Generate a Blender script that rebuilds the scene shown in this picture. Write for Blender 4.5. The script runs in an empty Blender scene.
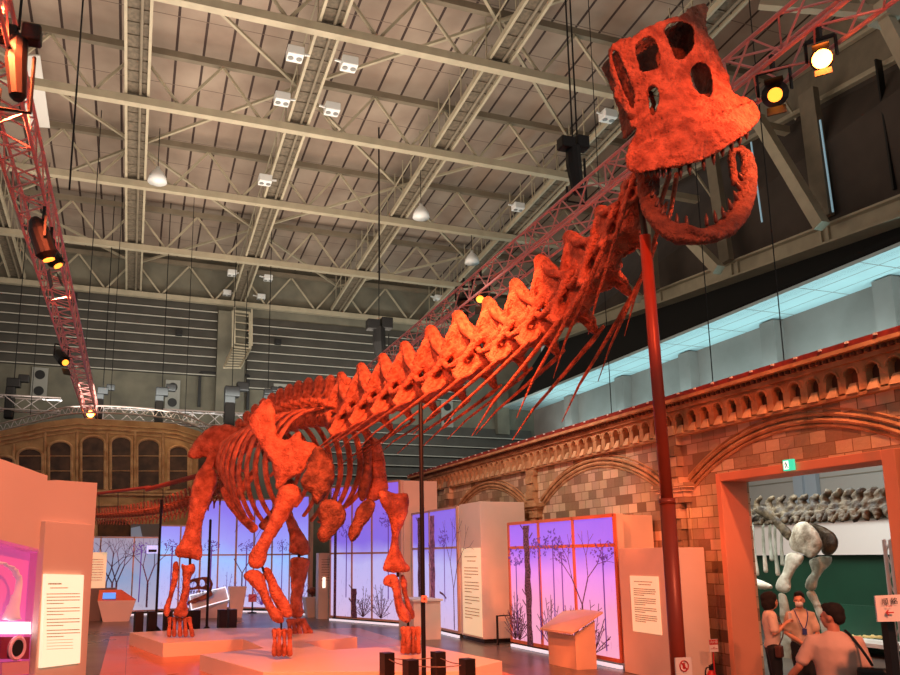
import bpy, bmesh, math, random
from mathutils import Vector, Matrix, noise
from mathutils.geometry import delaunay_2d_cdt
random.seed(7)
PI=math.pi
C=bpy.context.scene.collection
# ---------------------------------------------------------------- camera model
F,PX,PY,PIT,ROL,YAW=772.6,392.6,420.7,.1755,-.0058,.3223
H=2.1
cp,sp=math.cos(PIT),math.sin(PIT); cr,sr=math.cos(ROL),math.sin(ROL); cy,sy=math.cos(YAW),math.sin(YAW)
FW=Vector((sy*cp,cy*cp,sp)); r0=Vector((cy,-sy,0)); u0=r0.cross(FW)
RT=cr*r0+sr*u0; UP=-sr*r0+cr*u0
O=Vector((0,0,H))
def ray(x,y): return FW+RT*((x-PX)/F)-UP*((y-PY)/F)
def P(x,y,Y=None,X=None,Z=None):
    d=ray(x,y)
    if Y is not None: t=Y/d.y
    elif X is not None: t=X/d.x
    else: t=(Z-H)/d.z
    return O+d*t
def PP(x,y,p0,n):
    d=ray(x,y); return O+d*((p0-O).dot(n)/d.dot(n))
cam=bpy.data.cameras.new('camera'); cam.sensor_width=36; cam.lens=F/900*36
cam.shift_x=(450-PX)/900; cam.shift_y=(PY-337.5)/900; cam.clip_end=300
co=bpy.data.objects.new('camera',cam); C.objects.link(co)
M=Matrix((RT,UP,-FW)).transposed().to_4x4(); M.translation=O; co.matrix_world=M
bpy.context.scene.camera=co
def v3(x,y,z): return Vector((x,y,z))
# ---------------------------------------------------------------- materials
def srgb(c): return tuple(((v/255)/12.92 if v/255<=.04045 else ((v/255+.055)/1.055)**2.4) for v in c)+(1,)
def mat(name,col,rough=.6,metal=0,var=0,vs=6,bump=0,bs=20,emit=None,es=0,col2=None,det=6):
    m=bpy.data.materials.new(name); m.use_nodes=True; nt=m.node_tree; b=nt.nodes['Principled BSDF']
    c=srgb(col); b.inputs['Base Color'].default_value=c; b.inputs['Roughness'].default_value=rough; b.inputs['Metallic'].default_value=metal
    tc=nt.nodes.new('ShaderNodeTexCoord')
    if var or col2:
        n=nt.nodes.new('ShaderNodeTexNoise'); n.inputs['Scale'].default_value=vs; n.inputs['Detail'].default_value=det
        nt.links.new(tc.outputs['Object'],n.inputs['Vector'])
        r=nt.nodes.new('ShaderNodeValToRGB'); r.color_ramp.elements[0].position=.35; r.color_ramp.elements[1].position=.65
        d=srgb(col2) if col2 else tuple(v*(1-var) for v in c[:3])+(1,)
        r.color_ramp.elements[0].color=d; r.color_ramp.elements[1].color=c
        nt.links.new(n.outputs['Fac'],r.inputs['Fac']); nt.links.new(r.outputs['Color'],b.inputs['Base Color'])
    if bump:
        n=nt.nodes.new('ShaderNodeTexNoise'); n.inputs['Scale'].default_value=bs; n.inputs['Detail'].default_value=8
        nt.links.new(tc.outputs['Object'],n.inputs['Vector'])
        bp=nt.nodes.new('ShaderNodeBump'); bp.inputs['Strength'].default_value=bump; bp.inputs['Distance'].default_value=.05
        nt.links.new(n.outputs['Fac'],bp.inputs['Height']); nt.links.new(bp.outputs['Normal'],b.inputs['Normal'])
    if emit: b.inputs['Emission Color'].default_value=srgb(emit); b.inputs['Emission Strength'].default_value=es
    return m
def nodes(m): return m.node_tree, m.node_tree.nodes, m.node_tree.links
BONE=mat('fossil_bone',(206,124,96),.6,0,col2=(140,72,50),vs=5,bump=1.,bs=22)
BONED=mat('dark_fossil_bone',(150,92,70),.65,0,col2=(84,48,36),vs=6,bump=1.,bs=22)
JAWB=mat('shaded_jaw_bone',(116,72,56),.65,0,col2=(76,42,34),vs=7,bump=1.,bs=24)  # bone darkened so the jaw looks shaded by the muzzle
TOOTH=mat('tooth_enamel',(92,56,44),.35,var=.4,vs=14)
STEELR=mat('red_painted_steel',(150,58,38),.4,.1,var=.15,vs=3)
DARKST=mat('black_steel',(24,22,22),.45,.3)
BLACK=mat('black_plastic',(18,17,18),.5)
BEAM=mat('cream_painted_beam',(176,164,140),.55,var=.15,vs=2)
BEAMD=mat('darker_beam',(128,116,98),.6,var=.2,vs=2)  # darker, greyer version of the beam tone
DECK=mat('catwalk_grating',(112,100,84),.8,var=.4,vs=8)
ALU=mat('aluminium_truss',(205,196,196),.35,.55)
ALUP=mat('red_lit_truss',(250,178,176),.45,.0)  # pinkish light on the truss is put into this colour
WHITE=mat('white_paint',(226,222,216),.5)
SALM=mat('exhibit_board',(232,214,200),.55,var=.05,vs=2)
PLAT=mat('platform_laminate',(236,222,208),.38,var=.05,vs=1)
FIX=mat('white_fixture',(214,214,212),.4)
STONE=mat('sandstone',(196,158,112),.8,col2=(160,122,82),vs=1.6,bump=.3,bs=10)
STONEC=mat('carved_sandstone',(208,166,122),.8,col2=(170,124,84),vs=3,bump=.4,bs=16)
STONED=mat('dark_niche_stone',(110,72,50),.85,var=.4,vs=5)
WINP=mat('old_window_print',(92,66,52),.7,col2=(58,42,36),vs=2.5)
WOOD=mat('brown_wood_door',(112,66,36),.6,col2=(80,46,26),vs=3)
CONC=mat('concrete',(124,118,102),.85,col2=(100,96,84),vs=.8,bump=.1)
LOUV=mat('louvre_slat',(84,80,74),.7,var=.25,vs=1)
LOUVE=mat('lit_louvre_edge',(176,172,160),.6)  # light tone paints the lit tops of the ledges
DARKW=mat('blackout_blind',(72,60,52),.8,var=.3,vs=.8)
SOFD=mat('dark_soffit',(20,18,17),.9)
SOFB=mat('pale_soffit',(200,214,214),.6,var=.06,vs=.6)
GREYW=mat('grey_gallery_wall',(156,138,130),.8,col2=(136,120,112),vs=.5)
RED=mat('red_paint',(200,30,28),.4)
SIGNW=mat('white_sign_face',(240,226,220),.5)
INK=mat('printed_ink',(52,44,44),.7); FINE=mat('fine_print',(150,126,100),.7,emit=(120,96,66),es=.3)
REDINK=mat('red_ink',(196,36,40),.6)
def brick_mat(name,c1,c2,mortar,sx,sz,axis='YZ',bw=.42,rh=.21):
    m=mat(name,c1,.85,bump=.25,bs=14); nt,N,L=nodes(m); b=N['Principled BSDF']
    g=N.new('ShaderNodeNewGeometry'); s=N.new('ShaderNodeSeparateXYZ'); L.new(g.outputs['Position'],s.inputs[0])
    c=N.new('ShaderNodeCombineXYZ'); L.new(s.outputs['Y' if axis=='YZ' else 'X'],c.inputs[0]); L.new(s.outputs['Z'],c.inputs[1])
    t=N.new('ShaderNodeTexBrick'); t.inputs['Scale'].default_value=1; t.inputs['Brick Width'].default_value=bw; t.inputs['Row Height'].default_value=rh
    t.inputs['Mortar Size'].default_value=.008; t.inputs['Color1'].default_value=srgb(c1); t.inputs['Color2'].default_value=srgb(c2); t.inputs['Mortar'].default_value=srgb(mortar); t.inputs['Bias'].default_value=-.1
    L.new(c.outputs[0],t.inputs['Vector'])
    n=N.new('ShaderNodeTexNoise'); n.inputs['Scale'].default_value=1.5; n.inputs['Detail'].default_value=5; L.new(g.outputs['Position'],n.inputs['Vector'])
    mx=N.new('ShaderNodeMix'); mx.data_type='RGBA'; mx.blend_type='MULTIPLY'; mx.inputs['Factor'].default_value=.35
    L.new(t.outputs['Color'],mx.inputs[6]); L.new(n.outputs['Color'],mx.inputs[7]); L.new(mx.outputs[2],b.inputs['Base Color'])
    return m
BRICK=brick_mat('sandstone_blocks',(240,212,178),(126,96,72),(150,118,90),1,1,bw=.3,rh=.2)
def ceil_mat():
    m=mat('roof_panels',(140,118,102),.8); nt,N,L=nodes(m); b=N['Principled BSDF']
    g=N.new('ShaderNodeNewGeometry'); s=N.new('ShaderNodeSeparateXYZ'); L.new(g.outputs['Position'],s.inputs[0])
    def line(out,per,w,off=0):
        a=N.new('ShaderNodeMath'); a.operation='ADD'; a.inputs[1].default_value=100+off; L.new(out,a.inputs[0])
        q=N.new('ShaderNodeMath'); q.operation='MODULO'; q.inputs[1].default_value=per; L.new(a.outputs[0],q.inputs[0])
        k=N.new('ShaderNodeMath'); k.operation='LESS_THAN'; k.inputs[1].default_value=w; L.new(q.outputs[0],k.inputs[0]); return k.outputs[0]
    a=line(s.outputs['X'],.94,.09); c=line(s.outputs['Y'],1.75,.035)
    n=N.new('ShaderNodeTexNoise'); n.inputs['Scale'].default_value=.5; n.inputs['Detail'].default_value=4; L.new(g.outputs['Position'],n.inputs['Vector'])
    r=N.new('ShaderNodeValToRGB'); r.color_ramp.elements[0].position=.3; r.color_ramp.elements[1].position=.7
    r.color_ramp.elements[0].color=srgb((138,118,104)); r.color_ramp.elements[1].color=srgb((168,150,134)); L.new(n.outputs['Fac'],r.inputs['Fac'])
    m1=N.new('ShaderNodeMix'); m1.data_type='RGBA'; L.new(a,m1.inputs['Factor']); L.new(r.outputs['Color'],m1.inputs[6]); m1.inputs[7].default_value=srgb((62,44,38))
    m2=N.new('ShaderNodeMix'); m2.data_type='RGBA'; L.new(c,m2.inputs['Factor']); L.new(m1.outputs[2],m2.inputs[6]); m2.inputs[7].default_value=srgb((112,94,82))
    L.new(m2.outputs[2],b.inputs['Base Color']); return m
CEIL=ceil_mat()
def floor_mat(name,c1,c2,rough,w=.9,l=3.5):
    m=mat(name,c1,rough); nt,N,L=nodes(m); b=N['Principled BSDF']
    g=N.new('ShaderNodeNewGeometry')
    s=N.new('ShaderNodeSeparateXYZ'); L.new(g.outputs['Position'],s.inputs[0]); c=N.new('ShaderNodeCombineXYZ'); L.new(s.outputs['Y'],c.inputs[0]); L.new(s.outputs['X'],c.inputs[1])
    t=N.new('ShaderNodeTexBrick'); t.inputs['Scale'].default_value=1; t.inputs['Brick Width'].default_value=l; t.inputs['Row Height'].default_value=w; t.inputs['Mortar Size'].default_value=.006
    t.inputs['Color1'].default_value=srgb(c1); t.inputs['Color2'].default_value=srgb(c2); t.inputs['Mortar'].default_value=srgb(tuple(v*.6 for v in c2)); L.new(c.outputs[0],t.inputs['Vector'])
    n=N.new('ShaderNodeTexNoise'); n.inputs['Scale'].default_value=.8; n.inputs['Detail'].default_value=6; L.new(g.outputs['Position'],n.inputs['Vector'])
    mx=N.new('ShaderNodeMix'); mx.data_type='RGBA'; mx.blend_type='MULTIPLY'; mx.inputs['Factor'].default_value=.35
    L.new(t.outputs['Color'],mx.inputs[6]); L.new(n.outputs['Color'],mx.inputs[7]); L.new(mx.outputs[2],b.inputs['Base Color'])
    r=N.new('ShaderNodeMapRange'); r.inputs[3].default_value=rough*.7; r.inputs[4].default_value=rough*1.3; L.new(n.outputs['Fac'],r.inputs[0]); L.new(r.outputs[0],b.inputs['Roughness'])
    return m
FLOOR=floor_mat('grey_timber_floor',(118,106,98),(92,82,78),.3)
MATR=floor_mat('brown_floor_matting',(226,150,112),(214,140,104),.3,2,2)
def lightbox_mat(name,stops,z0,z1,strength,noise_amt=.25,ang=0,streak=6,axis='Y'):
    """back-lit printed fabric: printed sky over pale ground with fine ink foliage"""
    m=mat(name,(20,20,20),.6); nt,N,L=nodes(m); b=N['Principled BSDF']
    g=N.new('ShaderNodeNewGeometry'); s=N.new('ShaderNodeSeparateXYZ'); L.new(g.outputs['Position'],s.inputs[0])
    n=N.new('ShaderNodeTexNoise'); n.inputs['Scale'].default_value=.55; n.inputs['Detail'].default_value=2; L.new(g.outputs['Position'],n.inputs['Vector'])
    mr=N.new('ShaderNodeMapRange'); mr.inputs[1].default_value=z0; mr.inputs[2].default_value=z1; L.new(s.outputs['Z'],mr.inputs[0])
    ad=N.new('ShaderNodeMath'); ad.operation='MULTIPLY_ADD'; ad.inputs[1].default_value=noise_amt; L.new(n.outputs['Fac'],ad.inputs[0]); L.new(mr.outputs[0],ad.inputs[2])
    sb=N.new('ShaderNodeMath'); sb.operation='SUBTRACT'; sb.inputs[1].default_value=noise_amt/2; L.new(ad.outputs[0],sb.inputs[0])
    r=N.new('ShaderNodeValToRGB'); e=r.color_ramp.elements
    while len(e)<len(stops): e.new(.5)
    for i,(p,c) in enumerate(stops): e[i].position=p; e[i].color=srgb(c)
    L.new(sb.outputs[0],r.inputs['Fac'])
    # printed foliage
    mp=N.new('ShaderNodeMapping'); mp.inputs['Scale'].default_value=(3,3,.9); L.new(g.outputs['Position'],mp.inputs['Vector'])
    v=N.new('ShaderNodeTexNoise'); v.inputs['Scale'].default_value=3.2; v.inputs['Detail'].default_value=9; v.inputs['Roughness'].default_value=.72; v.inputs['Distortion'].default_value=1.2; L.new(mp.outputs[0],v.inputs['Vector'])
    vr=N.new('ShaderNodeMapRange'); vr.inputs[1].default_value=.56; vr.inputs[2].default_value=.66; L.new(v.outputs['Fac'],vr.inputs[0])
    zf=N.new('ShaderNodeMapRange'); zf.inputs[1].default_value=.15; zf.inputs[2].default_value=.62; zf.inputs[3].default_value=.42; zf.inputs[4].default_value=.06; L.new(mr.outputs[0],zf.inputs[0])
    mu=N.new('ShaderNodeMath'); mu.operation='MULTIPLY'; L.new(vr.outputs[0],mu.inputs[0]); L.new(zf.outputs[0],mu.inputs[1])
    mx=N.new('ShaderNodeMix'); mx.data_type='RGBA'; mx.blend_type='MULTIPLY'; L.new(mu.outputs[0],mx.inputs['Factor']); L.new(r.outputs['Color'],mx.inputs[6]); mx.inputs[7].default_value=srgb((120,90,130))
    L.new(mx.outputs[2],b.inputs['Emission Color']); b.inputs['Emission Strength'].default_value=strength
    b.inputs['Base Color'].default_value=(.08,.07,.08,1)
    return m
# ---------------------------------------------------------------- mesh builder
class MB:
    def __init__(s): s.v=[]; s.f=[]
    def add(s,vs,fs):
        o=len(s.v); s.v+=[Vector(v) for v in vs]; s.f+=[tuple(i+o for i in f) for f in fs]; return s
    def box(s,c,d,rz=0,m=None):
        c=Vector(c); hx,hy,hz=[q/2 for q in d]; R=Matrix.Rotation(rz,3,'Z') if m is None else m
        vs=[c+R@Vector((x,y,z)) for z in(-hz,hz) for y in(-hy,hy) for x in(-hx,hx)]
        return s.add(vs,[(0,2,3,1),(4,5,7,6),(0,1,5,4),(2,6,7,3),(0,4,6,2),(1,3,7,5)])
    def bar(s,a,b,w,h=None,up=(0,0,1)):
        a=Vector(a); b=Vector(b); h=h or w; d=(b-a); l=d.length
        if l<1e-5: return s
        d/=l; up=Vector(up)
        if abs(d.dot(up))>.97: up=Vector((0,1,0)) if abs(d.y)<.9 else Vector((1,0,0))
        x=d.cross(up).normalized(); z=x.cross(d)
        vs=[p+x*i*w/2+z*j*h/2 for p in(a,b) for j in(-1,1) for i in(-1,1)]
        return s.add(vs,[(0,2,3,1),(4,5,7,6),(0,1,5,4),(2,6,7,3),(0,4,6,2),(1,3,7,5)])
    def tube(s,pts,rad,n=10,ref=None,cap=True):
        """rad: number, or list of r or (rw,rt); ref = width axis"""
        pts=[Vector(p) for p in pts]; k=len(pts)
        if not isinstance(rad,(list,tuple)): rad=[rad]*k
        rad=[(r,r) if not isinstance(r,(list,tuple)) else r for r in rad]
        if cap:
            a=(pts[0]-pts[1]).normalized(); b=(pts[-1]-pts[-2]).normalized(); ra,rb=rad[0],rad[-1]
            pts=[pts[0]+a*min(ra)*.55]+pts+[pts[-1]+b*min(rb)*.55]; rad=[(ra[0]*.55,ra[1]*.55)]+rad+[(rb[0]*.55,rb[1]*.55)]; k+=2
        ref=Vector(ref) if ref is not None else None; prev=None; o=len(s.v)
        for i,p in enumerate(pts):
            t=(pts[min(i+1,k-1)]-pts[max(i-1,0)]).normalized()
            if ref is not None: x=ref-t*ref.dot(t)
            elif prev is not None: x=prev-t*prev.dot(t)
            else:
                q=Vector((0,0,1)) if abs(t.z)<.9 else Vector((1,0,0)); x=q.cross(t)
            x.normalize(); prev=x; y=t.cross(x)
            for j in range(n):
                an=2*PI*j/n; s.v.append(p+x*math.cos(an)*rad[i][0]+y*math.sin(an)*rad[i][1])
        for i in range(k-1):
            for j in range(n):
                a=o+i*n+j; b=o+i*n+(j+1)%n; s.f.append((a,b,b+n,a+n))
        s.f.append(tuple(o+j for j in reversed(range(n)))); s.f.append(tuple(o+(k-1)*n+j for j in range(n)))
        return s
    def ell(s,c,r,n=12,m=None):
        c=Vector(c); r=Vector(r) if not isinstance(r,(int,float)) else Vector((r,r,r)); R=m or Matrix.Identity(3); o=len(s.v); k=n//2+1
        for i in range(1,k):
            a=PI*i/k
            for j in range(n):
                b=2*PI*j/n; s.v.append(c+R@Vector((math.sin(a)*math.cos(b)*r.x,math.sin(a)*math.sin(b)*r.y,math.cos(a)*r.z)))
        t=len(s.v); s.v.append(c+R@Vector((0,0,r.z))); s.v.append(c+R@Vector((0,0,-r.z)))
        for i in range(k-2):
            for j in range(n): s.f.append((o+i*n+j,o+(i+1)*n+j,o+(i+1)*n+(j+1)%n,o+i*n+(j+1)%n))
        for j in range(n): s.f.append((t,o+j,o+(j+1)%n)); s.f.append((t+1,o+(k-2)*n+(j+1)%n,o+(k-2)*n+j))
        return s
    def prism(s,poly,d):
        """closed prism from a planar polygon of 3D points pushed along vector d"""
        d=Vector(d); k=len(poly); vs=[Vector(p) for p in poly]; vs+=[v+d for v in vs]
        return s.add(vs,[tuple(range(k-1,-1,-1)),tuple(range(k,2*k))]+[(i,(i+1)%k,(i+1)%k+k,i+k) for i in range(k)])
    def lathe(s,c,prof,n=20):
        c=Vector(c); o=len(s.v)
        for r,z in prof:
            for j in range(n): a=2*PI*j/n; s.v.append(c+Vector((r*math.cos(a),r*math.sin(a),z)))
        for i in range(len(prof)-1):
            for j in range(n): a=o+i*n+j; b=o+i*n+(j+1)%n; s.f.append((a,b,b+n,a+n))
        s.f.append(tuple(o+j for j in reversed(range(n)))); s.f.append(tuple(o+(len(prof)-1)*n+j for j in range(n)))
        return s
org={}
def link(name,me,m,parent=None,smooth=False,at=None):
    o=bpy.data.objects.new(name,me); C.objects.link(o)
    if m: me.materials.clear(); me.materials.append(m)
    if smooth:
        for p in me.polygons: p.use_smooth=True
    if parent is not None: o.parent=parent
    org[o.name]=Vector(at) if at is not None else (org[parent.name] if parent is not None else Vector((0,0,0)))
    return o
def obj(name,mb,m,parent=None,smooth=False,label=None,bev=0):
    """parts keep their thing's origin; a top-level mesh gets its own base as origin"""
    if parent is not None: w=org[parent.name]; loc=Vector((0,0,0))
    else:
        xs=[v.x for v in mb.v]; ys=[v.y for v in mb.v]; zs=[v.z for v in mb.v]
        w=Vector(((min(xs)+max(xs))/2,(min(ys)+max(ys))/2,min(zs))); loc=w
    me=bpy.data.meshes.new(name); me.from_pydata([v-w for v in mb.v],[],mb.f); 
    b=bmesh.new(); b.from_mesh(me); bmesh.ops.recalc_face_normals(b,faces=b.faces); b.to_mesh(me); b.free()
    o=link(name,me,m,parent,smooth,at=w)
    if parent is None: o.location=w
    if label: o['label']=label
    if bev:
        md=o.modifiers.new('bevel','BEVEL'); md.width=bev; md.segments=2; md.limit_method='ANGLE'
    return o
def tag(o,label,cat,group=None,kind=None):
    if label: o['label']=label
    if cat: o['category']=cat
    if group: o['group']=group
    if kind: o['kind']=kind
    return o
def struct(o): o['kind']='structure'; return o
def thing(name,label,cat,loc,group=None):
    o=bpy.data.objects.new(name,None); C.objects.link(o); o.location=loc; o.empty_display_size=.2; org[o.name]=Vector(loc)
    return tag(o,label,cat,group)
_tex={}
def clouds(sc):
    if sc not in _tex:
        t=bpy.data.textures.new('bone_relief','CLOUDS'); t.noise_scale=sc; t.noise_depth=3; _tex[sc]=t
    return _tex[sc]
def sculpt(mb,voxel,smooth=4,disp=.02,sc=.3,disp2=0,sc2=.08,lap=0):
    me=bpy.data.meshes.new('tmp'); me.from_pydata([tuple(v) for v in mb.v],[],mb.f)
    b=bmesh.new(); b.from_mesh(me); bmesh.ops.recalc_face_normals(b,faces=b.faces); b.to_mesh(me); b.free()
    o=bpy.data.objects.new('tmp',me); C.objects.link(o)
    r=o.modifiers.new('r','REMESH'); r.mode='VOXEL'; r.voxel_size=voxel
    if smooth: s=o.modifiers.new('s','SMOOTH'); s.iterations=smooth; s.factor=.5
    if disp: d=o.modifiers.new('d','DISPLACE'); d.texture=clouds(sc); d.strength=disp; d.mid_level=.5; d.texture_coords='LOCAL'
    if disp2: d=o.modifiers.new('d','DISPLACE'); d.texture=clouds(sc2); d.strength=disp2; d.mid_level=.5; d.texture_coords='LOCAL'
    dg=bpy.context.evaluated_depsgraph_get(); dg.update()
    out=bpy.data.meshes.new_from_object(o.evaluated_get(dg)); bpy.data.objects.remove(o); bpy.data.meshes.remove(me)
    return out
def sobj(name,mb,m,parent,voxel,smooth=4,disp=.02,sc=.3,disp2=0,sc2=.08,label=None):
    if parent is not None: w=org[parent.name]
    else:
        w=Vector((sum(v.x for v in mb.v)/len(mb.v),sum(v.y for v in mb.v)/len(mb.v),min(v.z for v in mb.v)))
    q=MB(); q.v=[v-w for v in mb.v]; q.f=mb.f
    o=link(name,sculpt(q,voxel,smooth,disp,sc,disp2,sc2),m,parent,True,at=w)
    if parent is None: o.location=w
    if label: o['label']=label
    return o
def catmull(pts,sub=5):
    pts=[Vector(p) for p in pts]; out=[]
    for i in range(len(pts)-1):
        a=pts[max(i-1,0)]; b=pts[i]; c=pts[i+1]; d=pts[min(i+2,len(pts)-1)]
        for k in range(sub):
            t=k/sub; out.append(.5*((2*b)+(c-a)*t+(2*a-5*b+4*c-d)*t*t+(3*b-a-3*c+d)*t**3))
    return out+[pts[-1]]
def lerpl(l,sub=5):
    out=[]
    for i in range(len(l)-1):
        for k in range(sub):
            t=k/sub; t=t*t*(3-2*t); a,b=l[i],l[i+1]
            out.append(tuple(x+(y-x)*t for x,y in zip(a,b)) if isinstance(a,tuple) else a+(b-a)*t)
    return out+[l[-1]]
def inpoly(x,y,p):
    c=False; j=len(p)-1
    for i in range(len(p)):
        if (p[i][1]>y)!=(p[j][1]>y) and x<(p[j][0]-p[i][0])*(y-p[i][1])/(p[j][1]-p[i][1])+p[i][0]: c=not c
        j=i
    return c
def fill2d(outline,holes=(),step=3.):
    vs=[Vector(p) for p in outline]; es=[(i,(i+1)%len(outline)) for i in range(len(outline))]
    for h in holes:
        o=len(vs); vs+=[Vector(p) for p in h]; es+=[(o+i,o+(i+1)%len(h)) for i in range(len(h))]
    xs=[p[0] for p in outline]; ys=[p[1] for p in outline]; y=min(ys)+step/2; r=0
    while y<max(ys):
        x=min(xs)+step/2+(step/2 if r%2 else 0)
        while x<max(xs):
            if inpoly(x,y,outline) and not any(inpoly(x,y,h) for h in holes): vs.append(Vector((x,y)))
            x+=step
        y+=step*.87; r+=1
    v,e,f,_,_,_=delaunay_2d_cdt(vs,es,[],0,1e-4)
    out=[]
    for t in f:
        cx=sum(v[i][0] for i in t)/len(t); cyy=sum(v[i][1] for i in t)/len(t)
        if inpoly(cx,cyy,outline) and not any(inpoly(cx,cyy,h) for h in holes): out.append(t)
    return [tuple(q) for q in v],out
def shell(mb,front,back,tris):
    """closed shell between two vertex layers that share a triangulation"""
    n=len(front); ed={}
    for t in tris:
        for i in range(len(t)):
            a,b=t[i],t[(i+1)%len(t)]; ed[(a,b)]=1
    fs=[tuple(t) for t in tris]+[tuple(i+n for i in reversed(t)) for t in tris]
    for (a,b) in ed:
        if (b,a) not in ed: fs.append((b,a,a+n,b+n))
    mb.add(list(front)+list(back),fs)
def smooth_poly(p,sub=3):
    n=len(p); out=[]
    for i in range(n):
        a,b,c,d=[Vector(p[(i+k)%n]) for k in(-1,0,1,2)]
        for k in range(sub):
            t=k/sub; q=.5*((2*b)+(c-a)*t+(2*a-5*b+4*c-d)*t*t+(3*b-a-3*c+d)*t**3); out.append((q.x,q.y))
    return out
def text(name,s,size,m,parent,matrix,align='CENTER'):
    c=bpy.data.curves.new(name,'FONT'); c.body=s; c.size=size; c.align_x=align; c.align_y='CENTER'; c.extrude=.001
    t=bpy.data.objects.new('tmp',c); C.objects.link(t); dg=bpy.context.evaluated_depsgraph_get(); dg.update()
    me=bpy.data.meshes.new_from_object(t.evaluated_get(dg)); bpy.data.objects.remove(t)
    w=org[parent.name]; mm=Matrix.Translation(-w)@matrix; me.transform(mm)
    return link(name,me,m,parent)
def facing(p,n,up=(0,0,1)):
    n=Vector(n).normalized(); up=Vector(up); x=up.cross(n).normalized(); y=n.cross(x)
    m=Matrix((x,y,n)).transposed().to_4x4(); m.translation=Vector(p); return m
def spot(name,loc,tgt,e,col,ang=40,blend=.5,r=.15):
    l=bpy.data.lights.new(name,'SPOT'); l.energy=e; l.color=col; l.spot_size=math.radians(ang); l.spot_blend=blend; l.shadow_soft_size=r
    o=bpy.data.objects.new(name,l); C.objects.link(o); o.location=loc; o.rotation_euler=(Vector(tgt)-Vector(loc)).to_track_quat('-Z','Y').to_euler(); return o
def area(name,loc,tgt,e,col,sx,sy):
    l=bpy.data.lights.new(name,'AREA'); l.shape='RECTANGLE'; l.size=sx; l.size_y=sy; l.energy=e; l.color=col
    o=bpy.data.objects.new(name,l); C.objects.link(o); o.location=loc; o.rotation_euler=(Vector(tgt)-Vector(loc)).to_track_quat('-Z','Y').to_euler(); return o
# ================================================================ HALL
YB=42.
def zlow(X,Y): return 16+.0874*(YB-Y)-.0061*X
fl=MB(); fl.box((4,20,-.1),(40,60,.2)); struct(obj('floor',fl,FLOOR))
mt=MB(); mt.box((3.1,14.4,.003),(7.1,18.,.006)); tag(obj('floor_mat',mt,MATR),'wide brown floor matting under the red dinosaur skeleton and its platform','floor mat')
# roof sheet
ce=MB(); XL,XR=-16,22.5
ce.prism([(XL,2,zlow(XL,2)+2.5),(XR,2,zlow(XR,2)+2.5),(XR,YB+.4,zlow(XR,YB)+2.5),(XL,YB+.4,zlow(XL,YB)+2.5)],(0,0,.2)); struct(obj('ceiling',ce,CEIL))
YS=[15.3,20.54,25.5,30.78,36.29,41.7]
CX=[-6.25,-.6,4.95,10.6,16.25]
ordn=['nearest','second from the camera','third from the camera','fourth from the camera','fifth from the camera','farthest, resting on the far wall']
for i,Y in enumerate(YS):
    t=thing('roof_truss','cream steel roof truss spanning the hall crosswise, '+ordn[i],'roof truss',(3,Y,zlow(3,Y)),'cream cross trusses under the roof')
    lo=MB(); lo.bar((XL,Y,zlow(XL,Y)),(XR,Y,zlow(XR,Y)),.27,.27); obj('lower_chord',lo,BEAM,t)
    lo=MB(); lo.bar((XL,Y,zlow(XL,Y)+2),(XR,Y,zlow(XR,Y)+2),.2,.24); obj('upper_chord',lo,BEAMD,t)
    w=MB(); X=CX[0]-5.65
    zz=[]; x=CX[0]-8.475; k=0
    while x<XR:
        a=Vector((x,Y,zlow(x,Y)+1.9))
        for dx in(-1.41,1.41): w.bar(a,(x+dx,Y,zlow(x+dx,Y)+.1),.085,.085)
        x+=2.825
    obj('web_members',w,BEAM,t)
# horizontal bracing
br=thing('roof_bracing','thin diagonal steel rods crossing between the roof trusses','roof bracing',(5,28,17))
for j in range(len(YS)-1):
    for i in range(len(CX)-1):
        a,b=(CX[i],YS[j]),(CX[i+1],YS[j+1])
        if (i+j)%2==1: a,b=(CX[i],YS[j+1]),(CX[i+1],YS[j])
        q=MB(); q.bar((a[0],a[1],zlow(*a)+1.7),(b[0],b[1],zlow(*b)+1.7),.1,.1); obj('brace_rod',q,BEAM,br)
# catwalks
cn=['at the left edge of the view','second from the left','third from the left, beside the small white floodlights','fourth from the left, with open side hangers','rightmost, beside the dark windows']
for i,X in enumerate(CX):
    t=thing('roof_catwalk','long cream railed catwalk under the roof, '+cn[i],'catwalk',(X,28,zlow(X,28)),'lengthwise roof catwalks')
    z=lambda Y,dz: zlow(X,Y)+dz
    d=MB(); d.bar((X,12,z(12,.35)),(X,YB-.3,z(YB,.35)),.66,.05); y=12.3
    while y<YB-.5: d.bar((X-.36,y,z(y,.31)),(X+.36,y,z(y,.31)),.05,.06); y+=.55
    obj('deck',d,DECK,t)
    for s in(-1,1):
        r=MB(); r.bar((X+s*.36,12,z(12,.3)),(X+s*.36,YB-.3,z(YB,.3)),.09,.2); r.bar((X+s*.36,12,z(12,1.3)),(X+s*.36,YB-.3,z(YB,1.3)),.045,.045)
        y=12.3
        while y<YB-.5: r.bar((X+s*.36,y,z(y,.3)),(X+s*.36,y,z(y,1.25 if i<3 else 1.9)),.035,.035); y+=1.05
        obj('side_rail',r,BEAM,t)
    r=MB(); r.tube([(X+.1,12,z(12,.22)),(X+.1,YB-.4,z(YB,.22))],.05,8); obj('conduit',r,BEAMD,t)
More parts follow.
